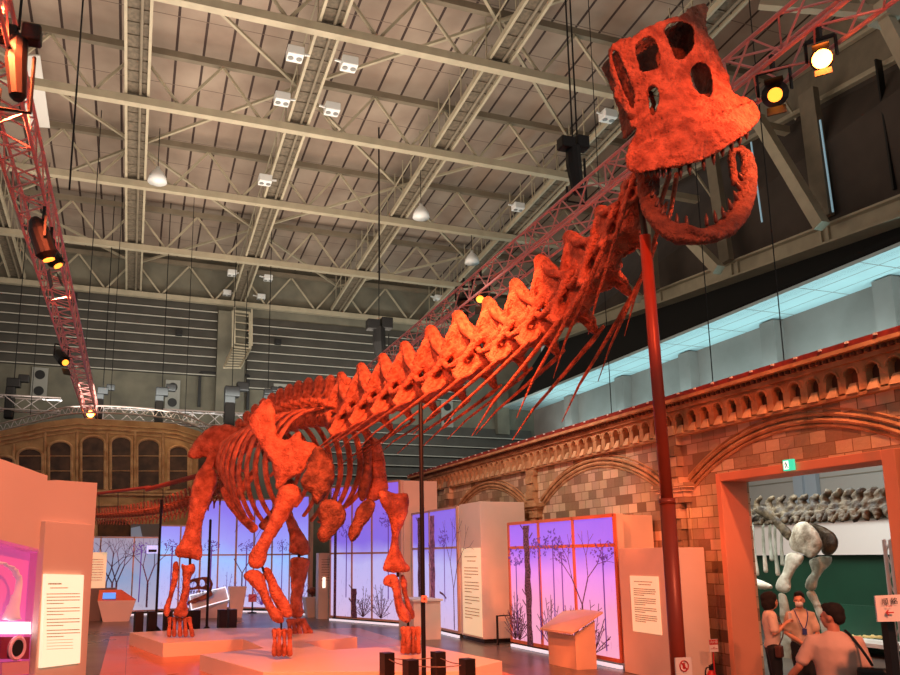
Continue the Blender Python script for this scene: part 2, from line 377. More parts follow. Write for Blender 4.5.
# back wall : concrete with louvre fields
bw=MB(); bw.box((3,YB+.3,9),(42,.5,20)); struct(obj('wall_back',bw,CONC))
def louvers(name,x0,x1,z0,z1,pitch,label):
    t=thing(name,label,'louvre panel',((x0+x1)/2,YB,z0)); s=MB(); e=MB(); z=z0
    while z<z1-.05:
        s.add([(x0,YB-.22,z),(x1,YB-.22,z),(x1,YB-.04,z+pitch),(x0,YB-.04,z+pitch),(x0,YB+.04,z),(x1,YB+.04,z)],[(0,1,2,3),(0,3,4),(1,5,2),(0,4,5,1)])
        e.box(((x0+x1)/2,YB-.22,z+.03),(x1-x0,.07,.055)); z+=pitch
    obj('slats',s,LOUV,t); obj('lit_slat_edges',e,LOUVE,t); 
louvers('wall_louvre',-11,P(216,350,Y=YB).x,11.85,15.6,.51,'dark horizontal louvre slats high on the far wall, left field')
louvers('wall_louvre',P(247,350,Y=YB).x,P(440,350,Y=YB).x+1.5,11.3,15.1,.51,'dark horizontal louvre slats high on the far wall, right of the hanging catwalk')
louvers('wall_louvre',P(330,450,Y=YB).x,23,4.8,9.2,.62,'grey-green louvre slats low on the far wall behind the neck')
pb=MB(); p=P(231,330,Y=YB); pb.box((p.x,YB-.25,11.),(1.5,.5,9)); pb.box((P(500,400,Y=YB).x,YB-.2,10.9),(.8,.4,3)); struct(obj('trim_1',pb,CONC))
# hanging access catwalk on the far wall
t=thing('access_ladder_cage','hanging cream ladder cage against the far wall below the roof truss','ladder cage',P(235,385,Y=40.5))
a=MB(); 
TL=[P(233,311,Y=41),P(250,313,Y=41)]; BL=[P(233,347,Y=41),P(250,349,Y=41)]; NL=[P(224,368,Y=39.6),P(240,368,Y=39.6)]
for u,v in zip(TL,BL): a.bar(u,v,.14,.14); a.bar(u-Vector((0,.7,0)),v-Vector((0,.7,0)),.08,.08)
a.bar(TL[0],TL[1],.1); a.bar(BL[0],BL[1],.1); obj('cage_frame',a,BEAM,t)
a=MB()
for k in range(5): q=(k+.5)/5; a.bar(TL[0].lerp(BL[0],q),TL[1].lerp(BL[1],q),.05)
for k in range(9): q=k/8; a.bar(BL[0].lerp(NL[0],q),BL[1].lerp(NL[1],q),.06)
a.bar(BL[0],NL[0],.1); a.bar(BL[1],NL[1],.1); obj('rungs',a,BEAM,t)
# ---------------- right side of the hall: gallery wall, soffit, window band
XG=23.3; XH=21.; ZS=11.05
w=MB(); w.box((XG+.2,24,5.6),(.4,38,10.9)); struct(obj('wall_right',w,GREYW))
pl=MB()
for y in(37.3,32.4,27.5,22.7,17.8,13): pl.box((XG-.2,y,5.6),(.55,.7,10.8))
struct(obj('trim_2',pl,GREYW))
w=MB(); w.box(((XH+XG)/2,24,ZS+.06),(XG-XH,36,.12)); 
struct(obj('trim_3',w,SOFB))
seam=MB()
for k in range(14): seam.box(((XH+XG)/2,41-k*2.4,ZS-.003),(XG-XH,.03,.006))
for k in(1,2): seam.box((XH+k*(XG-XH)/3,24,ZS-.003),(.02,36,.006))
struct(obj('trim_4',seam,GREYW))
# sloping girder under the windows
ga=P(900,212,X=21.2); gb=P(548,341,Y=YB-.4)
d=(ga-gb).normalized(); ga2=ga+d*4
w=MB(); w.prism([Vector((XH+.2,gb.y,ZS)),Vector((XH+.2,ga2.y,ZS)),ga2+Vector((.3,0,0)),gb+Vector((.0,0,0))],(.3,0,0)); struct(obj('wall_upper_right',w,SOFD))
gt=thing('window_girder','long pale steel girder under the dark windows on the right','girder',gb)
gd=MB(); gd.bar(gb,ga2,.5,.55); gd.bar(gb+Vector((-.1,0,.3)),ga2+Vector((-.1,0,.3)),.8,.07); gd.bar(gb+Vector((-.1,0,-.3)),ga2+Vector((-.1,0,-.3)),.8,.07); obj('web',gd,BEAM,gt)
for xx,yy in((718,273),(725,270),(637,303),(820,233),(828,230)):
    # stiffener plates on the girder
    k=(P(xx,yy,X=21.2)-gb).dot(d); p=gb+d*k; q=MB(); q.bar(p+Vector((-.3,0,-.3)),p+Vector((-.3,0,.3)),.12,.08); obj('stiffener',q,BEAM,gt)
# top rail of window band
ta=P(900,58,X=21.6); tb=P(600,222,Y=YB-.4); dt=(ta-tb).normalized(); ta2=ta+dt*5
tb2=P(640,205,X=21.6)
rl=MB(); rl.bar(tb,ta2,.3,.22); rl.bar(tb+Vector((-.25,0,-.12)),ta2+Vector((-.25,0,-.12)),.08,.06); rl.bar(tb+Vector((-.3,0,1.3)),ta2+Vector((-.3,0,1.3)),.2,.12); tag(obj('window_head_rail',rl,BEAM),'pale steel rail along the top of the dark windows','rail')
w=MB(); w.prism([gb,ga2,ta2,tb],(.15,0,0)); wn=obj('window_1',w,DARKW); struct(wn)
w=MB(); w.prism([tb,ta2,ta2+Vector((0,0,9)),tb+Vector((0,0,7))],(.15,0,0)); struct(obj('wall_top_right',w,BEAMD))
n=0
for (x0,y0,x1,y1,wd) in((808,92,824,218,.62),(711,150,727,262,.5),(878,60,896,190,.06),(648,200,655,290,.4)):
    a=P(x0,y0,X=21.3); b=P(x1,y1,X=21.3); q=MB(); q.bar(a,b,wd,.25,up=(1,0,0)); n+=1
    o=obj('window_mullion',q,BEAMD if wd>.3 else BLACK); tag(o,['broad grey vertical post between the dark windows, below the glowing spotlight','vertical post between dark windows, seen through the open jaw','thin dark blind joint at the far right of the dark windows','vertical post between dark windows, just behind the last neck bone'][n-1],'window post','posts of the dark windows')
cy_=mat('daylight_slit',(150,170,180),.5,emit=(150,190,205),es=.45)
n=0
for (x0,y0,x1,y1) in((820,120,833,212),(751,142,762,222)):
    a=P(x0,y0,X=21.2); b=P(x1,y1,X=21.2); q=MB(); q.bar(a,b,.045,.04,up=(1,0,0)); n+=1; struct(obj('window_%d'%(n+1),q,cy_))
n=0
for (x0,y0,x1,y1) in((757,118,822,226),(690,240,719,270),(615,278,638,299),(883,14,915,75)):
    a=P(x0,y0,X=20.3); b=P(x1,y1,X=20.3); q=MB(); q.bar(a,b,.36,.36); n+=1
    tag(obj('diagonal_brace',q,BEAM),['thick pale diagonal brace right of the skull muzzle','pale diagonal brace just below the lower jaw','short pale diagonal brace left of the red pole top','pale brace in the top right corner of the view'][n-1],'brace','pale steel braces before the dark windows')
q=MB(); q.bar(P(760,3,X=14),P(884,13,X=16),.22,.22); q.box(P(884,14,X=16),(.5,.5,.4)); q.bar(P(884,14,X=16),P(912,70,X=16),.25,.25); tag(obj('purlin_end',q,BEAM),'pale steel beam with joint block in the top right corner','beam')
# white banner sheet on the roof
q=MB(); q.prism([P(27,56,Z=18.5),P(40,56,Z=18.5),P(50,128,Z=18.5),P(24,126,Z=18.5)],(0,0,.05)); tag(obj('roof_screen',q,WHITE),'pale rectangular sheet fixed under the roof at far left','sheet')
# ---------------- arcade wall X=10
XA=10.
Y0,Y1=3.0,27.2; DY0,DY1=7.72,10.97
BK=thing('arcade_wall','tall sandstone-coloured mock facade with blind arches and corbel frieze, right side','facade',(XA,15,0))
w=MB(); 
w.box((XA+.15,(DY1+Y1)/2,2.25),(.3,Y1-DY1,4.5)); w.box((XA+.15,(Y0+DY0)/2,2.25),(.3,DY0-Y0,4.5)); w.box((XA+.15,(DY0+DY1)/2,3.99),(.3,DY1-DY0,1.02)); obj('block_wall',w,BRICK,BK)
# frieze with niches
pit=.345; nn=int((Y1-Y0)/pit); fr=MB(); nb=MB(); cb=MB()
zb,zt=4.45,4.88; hw=.105; zs=4.70
for k in range(nn):
    y=Y0+pit*(k+.5); L_=y-pit/2; R_=y+pit/2; arc=[(y+hw*math.cos(a*PI/6),zs+hw*math.sin(a*PI/6)) for a in range(0,7)]
    xf=XA-.12
    pts=[(R_,zb),(y+hw,zb)]+arc+[(y-hw,zb),(L_,zb),(L_,zt),(R_,zt)]
    v=[(xf,a,b) for a,b in pts]; fr.add(v,[tuple(range(len(v)))])
    in_=[(y+hw,zb)]+arc+[(y-hw,zb)]; m_=len(in_); v=[(xf,a,b) for a,b in in_]+[(xf+.14,a,b) for a,b in in_]; fr.add(v,[(i,i+1,i+1+m_,i+m_) for i in range(m_-1)])
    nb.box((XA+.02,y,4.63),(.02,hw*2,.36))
    # corbel below each niche
    cb.add([(xf-.05,y-.09,4.42),(xf-.05,y+.09,4.42),(XA+.01,y+.075,4.42),(XA+.01,y-.075,4.42),(xf+.02,y-.055,4.58),(xf+.02,y+.055,4.58),(XA+.01,y+.055,4.6),(XA+.01,y-.055,4.6)],[(0,1,2,3),(4,7,6,5),(0,4,5,1),(1,5,6,2),(2,6,7,3),(3,7,4,0)])
    # arch moulding ring
    ring=[(xf-.015,y+(hw+.02)*math.cos(a*PI/6),zs+(hw+.02)*math.sin(a*PI/6)) for a in range(0,7)]; fr.tube(ring,.016,5)
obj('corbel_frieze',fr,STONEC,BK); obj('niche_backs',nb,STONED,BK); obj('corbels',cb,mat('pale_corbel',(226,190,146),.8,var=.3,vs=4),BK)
cn_=MB(); cn_.box((XA-.02,(Y0+Y1)/2,4.91),(.34,Y1-Y0,.07)); cn_.box((XA-.1,(Y0+Y1)/2,5.03),(.5,Y1-Y0,.06)); cn_.box((XA-.05,(Y0+Y1)/2,4.97),(.36,Y1-Y0,.05)); cn_.box((XA-.06,(Y0+Y1)/2,4.40),(.13,Y1-Y0,.05)); obj('cornice',cn_,STONEC,BK)
dn=MB(); k=Y0
while k<Y1: dn.box((XA-.24,k,4.965),(.06,.06,.05)); k+=.12
obj('dentils',dn,STONED,BK)
REDT=mat('red_top_trim',(150,52,38),.5,col2=(120,40,32),vs=8); q=MB(); q.box((XA-.1,(Y0+Y1)/2,5.1),(.5,Y1-Y0,.08)); obj('top_trim',q,REDT,BK)
q=MB(); k=Y0+.1
while k<Y1: q.box((XA-.36,k,5.12),(.03,.05,.03)); k+=.46
obj('trim_studs',q,WHITE,BK)
# pilasters and blind arches
PIL=[6.8,12.48,18.16,23.9]
for k,y in enumerate(PIL):
    if not (DY0-.2<y<DY1+.3):
        q=MB(); zz=0.
        for r in range(23): q.box((XA-.06 if r%2 else XA-.08,y,zz+.1),(.14 if r%2 else .18,.42 if r%2 else .36,.195)); zz+=.2
        q.box((XA-.1,y,3.42),(.3,1.0,.09)); q.box((XA-.08,y,3.34),(.24,.85,.07)); q.box((XA-.06,y,3.2),(.2,.75,.2))
        for s in(-.3,.3): q.tube([(XA-.02,y+s,0),(XA-.02,y+s,3.3)],.045,8)
        obj('pilaster',q,BRICK if k%2 else STONEC,BK)
for c_ in(9.64,15.32,21.04):
    q=MB(); R_=(2.42**2+.75**2)/(2*.75); zc=4.22-R_
    def arcp(r,y_lim=2.42): 
        am=math.asin(min(1,2.42/R_)); return [(XA,c_+r*math.sin(a),zc+r*math.cos(a)) for a in [am*(i/14-1) for i in range(29)]]
    for r,dx,rad in((R_-.03,-.02,.04),(R_+.07,-.03,.035),(R_-.11,-.0,.03),(R_+.15,-.0,.02)): q.tube([Vector(p)+Vector((dx,0,0)) for p in arcp(r)],rad,6,cap=False)
    for s in(-1,1):
        e_=Vector(arcp(R_)[0 if s<0 else -1]); q.tube([e_,(XA,e_.y,3.4)],.035,6)
    obj('blind_arch',q,STONED if c_==99 else STONEC,BK)
# hanging thin wires in front of soffit
n=0
for (x,y0,y1) in((768,195,300),(706,296,385),(608,350,415)):
    a=P(x,y0,X=12); b=P(x+2,y1,X=12); q=MB(); q.tube([Vector((a.x,a.y,zlow(a.x,a.y)+2.45)),Vector((a.x,a.y,5.15))],.012,5); n+=1
    tag(obj('suspension_cable',q,DARKST),['thin suspension cable above the arcade, nearest the right edge','thin suspension cable above the arcade, middle of three','thin suspension cable above the arcade, nearest the neck'][n-1],'cable','cables hanging above the arcade')
# ---------------- portal (doorway)
pt=thing('portal_frame','broad orange-lit portal frame around the bright doorway on the right','door frame',(XA,9.5,0))
PORT=mat('portal_paint',(226,150,116),.55,var=.05,vs=2)
def quadbar(name,y0,y1,z0,z1): q=MB(); q.box(((XP+XQ)/2,(y0+y1)/2,(z0+z1)/2),(XQ-XP,y1-y0,z1-z0)); return obj(name,q,PORT,pt,bev=.01)
XP=9.68; XQ=10.25
zo,zi=P(715,474,X=XP).z,P(724,481,X=XP).z; yo1,yi1=P(715,474,X=XP).y,P(723.5,520,X=XP).y; yo0,yi0=P(894,450,X=XP).y,P(881.5,462,X=XP).y
quadbar('jamb',yi1,yo1,0,zo); quadbar('jamb',yo0-.0,yi0,0,zo); quadbar('lintel',yi0,yi1,zi,zo)
ex=thing('exit_sign','small green and white emergency exit sign on the portal lintel','exit sign',P(789,465,X=9.62))
q=MB(); c=P(789,465,X=9.62); q.box(c,(.05,.19,.17)); obj('sign_box',q,mat('exit_green',(40,190,150),.4,emit=(60,215,170),es=1.0),ex)
q=MB(); x_=c.x-.028
EXW=mat('exit_white',(240,255,245),.4,emit=(235,255,245),es=1.2)
q.box((x_,c.y+.03,c.z),(.004,.09,.13)); obj('white_field',q,EXW,ex)
q=MB(); x_-=.004; q.ell((x_,c.y+.035,c.z+.045),(.003,.011,.011),8)
for a,b in(((.03,.03),(.02,-.005)),((.02,-.005),(.045,-.025)),((.045,-.025),(.04,-.05)),((.02,-.005),(.005,-.03)),((.005,-.03),(-.015,-.045)),((.03,.028),(.06,.015)),((.03,.028),(.005,.01))): q.bar((x_,c.y+a[0],c.z+a[1]),(x_,c.y+b[0],c.z+b[1]),.003,.013,up=(0,1,0))
obj('running_figure',q,mat('exit_dark_green',(10,120,90),.5),ex)
# ================================================================ room beyond the doorway
GREEN=mat('dark_green_wall',(22,72,50),.6,var=.25,vs=.7)
XE=20.
w=MB(); w.box((XE+.1,17,3),(.2,18,8)); struct(obj('wall_far_room',w,mat('pale_grey_wall',(142,142,136),.7)))
gz=P(820,555,X=XE-.1).z
w=MB(); w.box((XE-.2,17,gz/2),(.2,18,gz)); tag(obj('green_partition',w,GREEN),'dark green exhibition partition in the room beyond the doorway','partition')
zb1=P(820,522,X=XE-.15).z
w=MB(); w.box((XE-.45,17,(zb1+gz)/2),(.3,18,zb1-gz)); tag(obj('white_wall_cabinets',w,WHITE),'long white cabinet band above the green partition beyond the doorway','cabinet')
q=MB(); q.box((XE-.55,17,P(820,519,X=XE-.55).z),(.5,18,.12)); struct(obj('trim_5',q,BEAMD))
q=MB(); a=P(796,475,X=XE-.3); q.box((XE-.15,a.y,5),(.25,.35,4)); a=P(805,480,X=XE-.2); q.box((XE-.1,a.y,5),(.15,.75,4)); struct(obj('trim_6',q,mat('blue_grey_post',(130,142,150),.6)))
q=MB(); q.box((XE-.01,17,P(820,478,X=XE).z),(.03,18,.03)); q.box((XE-.01,17,P(820,500,X=XE).z),(.03,18,.03)); struct(obj('trim_7',q,CONC))
w=MB(); w.box((15,25,2.3),(9.5,.2,4.6)); struct(obj('wall_side_room',w,WHITE))
area('far_room_light',(13.5,14,6.5),(17,15,1),520,(.93,1,.97),5,3)
area('far_room_light_front',(11.2,13.5,4.6),(16,14,1.6),110,(.95,1,.97),1.5,2.5)
# pale skeleton beyond the door
PB=mat('pale_fossil_bone',(212,204,184),.6,col2=(120,108,86),vs=3.5,bump=.7,bs=9)
PBD=mat('brown_fossil_bone',(104,90,66),.65,col2=(48,40,32),vs=5,bump=.9,bs=10)
PBB=mat('pale_leg_bone',(222,222,206),.6,col2=(180,176,156),vs=3,bump=.5,bs=9)
ds=thing('pale_sauropod_skeleton','grey and white mounted sauropod skeleton seen through the doorway','dinosaur skeleton',Vector((14,13.5,0)))
XD=13.6
def dist(p): return (p-O).dot(FW)
def wtube(mb,l,X=None,Y=None,flat=.8,sub=4):
    pts=[];rs=[]
    for q in l:
        p=P(q[0],q[1],X=(q[3] if len(q)>3 else X)) if X is not None else P(q[0],q[1],Y=(q[3] if len(q)>3 else Y))
        r=q[2]*dist(p)/F; pts.append(p); rs.append((r,r*flat))
    return mb.tube(catmull(pts,sub),lerpl(rs,sub),12,ref=RT if True else None)
def plate(mb,poly,depth,thick=.12,axis='Y',bulge=.1,tilt=(0,0)):
    poly=smooth_poly(poly,3); vs,fs=fill2d(poly,(),3.)
    cx=sum(p[0] for p in poly)/len(poly); cyy=sum(p[1] for p in poly)/len(poly); f_=[];b_=[]
    R_=max(math.hypot(p[0]-cx,p[1]-cyy) for p in poly)
    for x,y in vs:
        d0=depth+tilt[0]*(x-cx)+tilt[1]*(y-cyy); rr=min(1,math.hypot(x-cx,y-cyy)/R_); bb=bulge*(1-rr*rr)
        p=P(x,y,**{axis:d0}); v=(p-O).normalized(); f_.append(p-v*(bb+thick/2)); b_.append(p+v*(thick/2))
    shell(mb,f_,b_,fs); return mb
for k in range(13):   # neck/back row
    x=748+k*11.3; big=k/12
    q=MB(); y=512-k*.6
    r=(.20+.10*big)
    c=P(x,y+2,X=XD); q.ell(c,(r*.8,r*.9,r*.7),10)
    q.tube([c,c+Vector((0,.05,.25+.03*k%3*.1)),P(x+2,(497 if k<7 else 492),X=XD)],[(r*.5,r*.5),(r*.3,r*.35),(.05+.08*big,.04+.08*big)],8)
    for s in(-1,1): q.tube([c,c+Vector((-.25*r/.3,s*.3,-.1)),c+Vector((-.35,s*.38,-.25))],[(r*.4,r*.4),(.1,.08),(.05,.04)],8)
    sobj('vertebra',q,PBD,ds,.03,1,.08,.1)
ZR=lambda l: [(690+x/2.871,440+y/2.871) for x,y in l]
def pinf(name,poly,X,r,m,voxel=.035):
    q=MB(); poly=smooth_poly(ZR(poly),2); vs,fs=fill2d(poly,(),1.6); n=len(poly); dd=[min(math.hypot(x-a,y-b) for a,b in poly) for x,y in vs]; w=max(dd); f_=[];b_=[]
    for (x,y),d in zip(vs,dd):
        p=P(x,y,X=X); v=(p-O).normalized(); h=r*(.15+.85*math.sqrt(max(0,1-(1-d/w)**2))); f_.append(p-v*h); b_.append(p+v*h)
    shell(q,f_,b_,fs); return sobj(name,q,m,ds,voxel,1,.03,.16)
pinf('scapula',[(185,200),(205,188),(230,200),(265,235),(292,262),(286,290),(270,280),(240,242),(210,218),(190,212)],13.3,.12,PBD)
pinf('coracoid',[(290,270),(300,245),(320,234),(345,240),(370,270),(380,300),(370,325),(345,340),(320,325),(300,320),(284,300)],13.1,.22,PB)
pinf('sternal_plate',[(345,240),(375,245),(410,265),(426,290),(418,320),(395,333),(378,320),(378,290),(365,265)],13.4,.2,PBD)
pinf('humerus',[(275,330),(300,322),(328,332),(322,352),(301,375),(290,400),(288,432),(268,439),(246,428),(249,405),(265,380),(272,355)],13.1,.16,PBB)
pinf('humerus',[(343,345),(370,335),(407,335),(405,355),(385,375),(368,400),(361,428),(345,433),(331,425),(334,400),(350,380),(345,360)],13.6,.16,PBB)
pinf('forearm',[(333,436),(355,430),(371,460),(386,500),(400,545),(408,640),(390,640),(380,560),(358,485),(341,457)],13.6,.1,PBB)
pinf('forearm',[(254,440),(275,445),(286,490),(291,560),(293,640),(264,640),(261,560),(257,480)],13.1,.12,PBB)
for (x,y0,x1,y1) in((745,515,750,560),(752,515,757,575),(763,520,766,572),(775,525,778,575),(782,530,783,565),(770,518,772,560)):
    q=MB(); wtube(q,[(x,y0,1.7),((x+x1)/2-1,(y0+y1)/2,1.9),(x1,y1,2.6)],X=13.9); sobj('rib',q,PBB,ds,.03,2,0)
q=MB(); q.prism([P(738,579,X=13.),P(770,579,X=13.),P(770,590,X=13.),P(738,590,X=13.)],(.2,0,0))
fb=MB(); wtube(fb,[(738,583,7),(750,582,7),(762,585,6),(771,587,3)],X=12.6,flat=.7); fb.tube([P(755,586,X=12.7),v3(12.7,P(755,586,X=12.7).y,0)],.02,6); tag(sobj('fossil_block',fb,PBB,None,.025,1,.04,.1),'speckled pale fossil skull hanging left of the white leg bones beyond the doorway','fossil')
cs=thing('low_fossil_case','low lit display ledge with small yellow bones behind the near man','display case',P(870,650,X=15))
q=MB(); c=P(862,641,X=15); q.box((15,c.y,c.z-.02),(.9,2.6,.08)); obj('ledge',q,WHITE,cs); 
q=MB(); q.box((15.4,c.y,.5),(.05,3.0,1.0)); obj('front_panel',q,GREEN,cs)
for x in(845,856,868,876):
    q=MB(); wtube(q,[(x-4,636,2.5),(x,637,1.8),(x+5,637,2.6)],X=14.9); sobj('bone',q,mat('yellow_bone',(220,200,130),.6),cs,.03,2,.02,.1)
q=MB()
for s in((884,540),(890,540)):
    a=P(s[0],s[1],X=13); q.tube([a,(a.x,a.y,0)],.035,8)
a=P(884,540,X=13); b=P(890,540,X=13); k=a.z; fl_=0
while k>.3: q.bar((a.x,a.y,k) if fl_ else (b.x,b.y,k),(b.x,b.y,k-.25) if fl_ else (a.x,a.y,k-.25),.02); k-=.25; fl_=1-fl_
tag(obj('stand_truss',q,ALU),'upright white lattice stand at the right inside the doorway','truss stand')
# ================================================================ far arched facade (Y=33.5)
YF=33.6
fa=thing('museum_facade','sandy mock museum facade with arched top and tall windows at back left','facade',Vector((0,YF,0)))
top=[(-40,447),(0,431),(44,422),(76,418),(107,419.5),(160,422.5),(176,424),(199,431),(216,444),(232,458),(246,478)]
poly=[P(x,y,Y=YF) for x,y in top]; poly=[Vector((poly[0].x,YF,0))]+poly+[Vector((poly[-1].x,YF,0))]
q=MB(); q.prism(poly,(0,.3,0)); obj('facade_wall',q,STONE,fa)
for off,rad in((6,.03),(10,.05),(14,.03)):
    q=MB(); q.tube([P(x,y+off*(1 if 0<=x<=199 else 1),Y=YF-.03) for x,y in top],rad,6); obj('arch_moulding',q,STONEC,fa)
for (xc,w_,yt) in((30,25,448),(60.3,23,441),(93,24,436),(121.2,21,436.5),(148.6,23,439),(178.6,20,446),(205,16,455),(5,20,456)):
    yb_=489; hw_=w_/2; pts=[(xc-hw_,yb_),(xc+hw_,yb_)]+[(xc+hw_*math.cos(a),yt+hw_*.62-hw_*.62*math.sin(a)) for a in [PI*i/10 for i in range(11)]]
    g_=MB(); g_.prism([P(x,y,Y=YF-.02) for x,y in pts],(0,-.02,0)); wo=obj('arched_window',g_,WINP,fa)
    q=MB(); q.tube([P(x,y,Y=YF-.06) for x,y in pts[1:]+pts[:1]],.06,6); 
    q.bar(P(xc-hw_,456,Y=YF-.05),P(xc+hw_,456,Y=YF-.05),.05,.03); q.bar(P(xc-hw_,471,Y=YF-.05),P(xc+hw_,471,Y=YF-.05),.05,.03)
    obj('window_surround',q,STONEC,wo)
q=MB()
for y in(491,494,505): q.bar(P(-40,y-2,Y=YF-.06),P(246,y+2,Y=YF-.06),.14,.09)
for x in(14,45,77,107,135,163,191,213): q.tube([P(x,432 if 40<x<190 else 445,Y=YF-.02),P(x,490,Y=YF-.02)],.06,8)
obj('string_courses',q,STONEC,fa)
dpts=[(98,553),(130.5,553),(130.5,527)]+[(114+16.5*math.cos(a),527-6*math.sin(a)) for a in [PI*i/8 for i in range(1,8)]]+[(98,527)]
q=MB(); q.prism([P(x,y,Y=YF-.04) for x,y in dpts],(0,-.03,0)); obj('arched_door',q,WOOD,fa)
q=MB(); q.tube([P(x,y,Y=YF-.1) for x,y in [(95,553),(95,526)]+[(114+19*math.cos(a),525-7*math.sin(a)) for a in [PI-PI*i/8 for i in range(9)]]+[(133,526),(133,553)]],.11,6); obj('door_arch',q,STONEC,fa)
# ================================================================ light-box screens
PURP=[(0,(236,214,246)),(.28,(200,170,236)),(.5,(146,128,236)),(.72,(132,108,228)),(1,(122,98,222))]
LBF=lightbox_mat('backlit_far_print',[(0,(206,186,226)),(.22,(170,180,240)),(.42,(150,190,252)),(.55,(150,150,242)),(.75,(134,116,232)),(1,(122,100,222))],0,5.2,1.05)
LBG=lightbox_mat('backlit_grey_print',[(0,(214,196,214)),(.5,(150,172,216)),(1,(170,158,180))],0,2.9,.8)
LBM=lightbox_mat('backlit_middle_print',[(0,(214,184,220)),(.25,(196,182,236)),(.45,(186,180,240)),(.6,(130,104,224)),(1,(138,98,226))],0,4.4,1.0)
LBN=lightbox_mat('backlit_near_print',[(0,(236,160,188)),(.35,(240,150,190)),(.6,(226,136,226)),(.75,(164,104,232)),(1,(150,96,230))],.1,2.9,1.1)
FRM=mat('lightbox_frame',(196,158,140),.5)
def screen(name,label,A,B,z0,z1,m,cols,rows,frame=.06,thick=.18,fm=None,group=None):
    """upright light box between floor points A and B, face towards -normal side seen by camera"""
    A=Vector((A[0],A[1],0)); B=Vector((B[0],B[1],0)); d=(B-A).normalized(); n=d.cross(Vector((0,0,1))); 
    if n.dot(-A)<0: n=-n
    t=thing(name,label,'light box',(A+B)/2,group); fm=fm or FRM
    q=MB(); q.prism([A+v3(0,0,z0),B+v3(0,0,z0),B+v3(0,0,z1),A+v3(0,0,z1)],-n*thick); obj('case',q,SALM,t)
    for i in range(len(cols)-1):
        for j in range(len(rows)-1):
            a=A.lerp(B,cols[i]); b=A.lerp(B,cols[i+1]); q=MB(); 
            q.prism([a+v3(0,0,rows[j]),b+v3(0,0,rows[j]),b+v3(0,0,rows[j+1]),a+v3(0,0,rows[j+1])],n*.02); obj('print_panel',q,m,t)
    q=MB()
    for c in cols: a=A.lerp(B,c)+n*.03; q.bar(a+v3(0,0,z0),a+v3(0,0,z1),frame,.04,up=n)
    for z in [z0+.03]+list(rows[1:-1])+[z1-.03]: q.bar(A+n*.03+v3(0,0,z),B+n*.03+v3(0,0,z),.04,frame)
    obj('frame',q,fm,t)
    q=MB(); q.bar(A+n*.04+v3(0,0,.04),B+n*.04+v3(0,0,.04),.06,.06); obj('base_light_strip',q,mat('base_strip_glow',(240,240,240),.4,emit=(235,230,245),es=.75),t)
    return t,A,B,n
def ink(t,A,B,n,kind,c,z0,z1,w,seed=0,m=None,name='printed_tree'):
    rnd=random.Random(seed); a=A.lerp(B,c)+n*.055; d=(B-A).normalized(); q=MB()
    def seg(x0,za,x1,zb_,ww): q.bar(a+d*x0+v3(0,0,za),a+d*x1+v3(0,0,zb_),ww,.004,up=n.cross(Vector((0,0,1))) if False else n)
    if kind=='trunk':
        k=14; L_=[-w/2+rnd.uniform(-.03,.03) for _ in range(k)]; R2=[w/2+rnd.uniform(-.03,.03) for _ in range(k)]
        for i in range(k-1):
            za=z0+(z1-z0)*i/(k-1); zb_=z0+(z1-z0)*(i+1)/(k-1)
            q.prism([a+d*L_[i]+v3(0,0,za),a+d*R2[i]+v3(0,0,za),a+d*R2[i+1]+v3(0,0,zb_),a+d*L_[i+1]+v3(0,0,zb_)],n*.004)
        for i in range(4): z=rnd.uniform(z0+.4,z1); s=rnd.choice((-1,1)); seg(s*w/2,z,s*(w/2+.14),z+.12,.03)
    elif kind=='palm':
        seg(0,z0,0.02,z1,w)
        for i in range(60):
            an=rnd.uniform(0,2*PI); r=.3*math.sqrt(rnd.random()); x_=r*1.2*math.cos(an); z_=z1+r*.8*math.sin(an); seg(x_,z_,x_+rnd.uniform(-.07,.07),z_+rnd.uniform(-.05,.05),.03)
    elif kind=='bush':
        for i in range(16):
            an=PI*(.1+.8*i/15)+rnd.uniform(-.1,.1); r=(z1-z0)*rnd.uniform(.5,1); x1=r*.6*math.cos(an); za=z0+r*math.sin(an); seg(0,z0,x1,za,.016)
            for k in range(4): tt=.4+.15*k; seg(x1*tt,z0+(za-z0)*tt,x1*tt+rnd.uniform(-.15,.15),z0+(za-z0)*tt+.07,.012)
    elif kind=='bare':
        def br_(x,z,an,l,ww,dep):
            x2=x+l*math.cos(an); z2=z+l*math.sin(an); seg(x,z,x2,z2,ww)
            if dep: 
                for s in(-1,1): br_(x2,z2,an+s*rnd.uniform(.25,.6),l*.72,ww*.62,dep-1)
        br_(0,z0,PI/2,(z1-z0)*.34,w,4)
    o=obj(name,q,m or INKP,t); return o
INKP=mat('print_ink_dark',(40,28,44),.7,col2=(150,110,150),vs=26,det=2)
INKL=mat('print_ink_light',(112,80,168),.7,emit=(96,66,170),es=.35)
# far row: follow curved line
fp=[(1.0,31.9),(2.6,32.2),(4.0,32.0),(5.3,31.0),(6.35,29.0)]
zF=P(212,499.5,Y=32.2).z; zR=P(212,555,Y=32.2).z
labs=['leftmost section of the curved purple backlit screen behind the hind leg','second section of the curved purple backlit screen, left of the front legs','section of the curved purple backlit screen between the front and hind legs','rightmost far section of the curved purple backlit screen beside the white text column']
for i in range(4):
    L0=math.dist(fp[i],fp[i+1]); cols=[0,.5,1] ; z1=zF if i else P(180,525,Y=32).z
    t,A,B,n=screen('purple_screen',labs[i],fp[i],fp[i+1],.15,z1,LBF,cols,[.15,zR,z1],.06,group='sections of the far purple screen')
    ink(t,A,B,n,'palm',.3,.6,2.6,.05,i,INKL); ink(t,A,B,n,'bush',.75,.3,1.6,.05,i+5,INKL)
    if i==2: ink(t,A,B,n,'bare',.2,.3,3.9,.06,2)
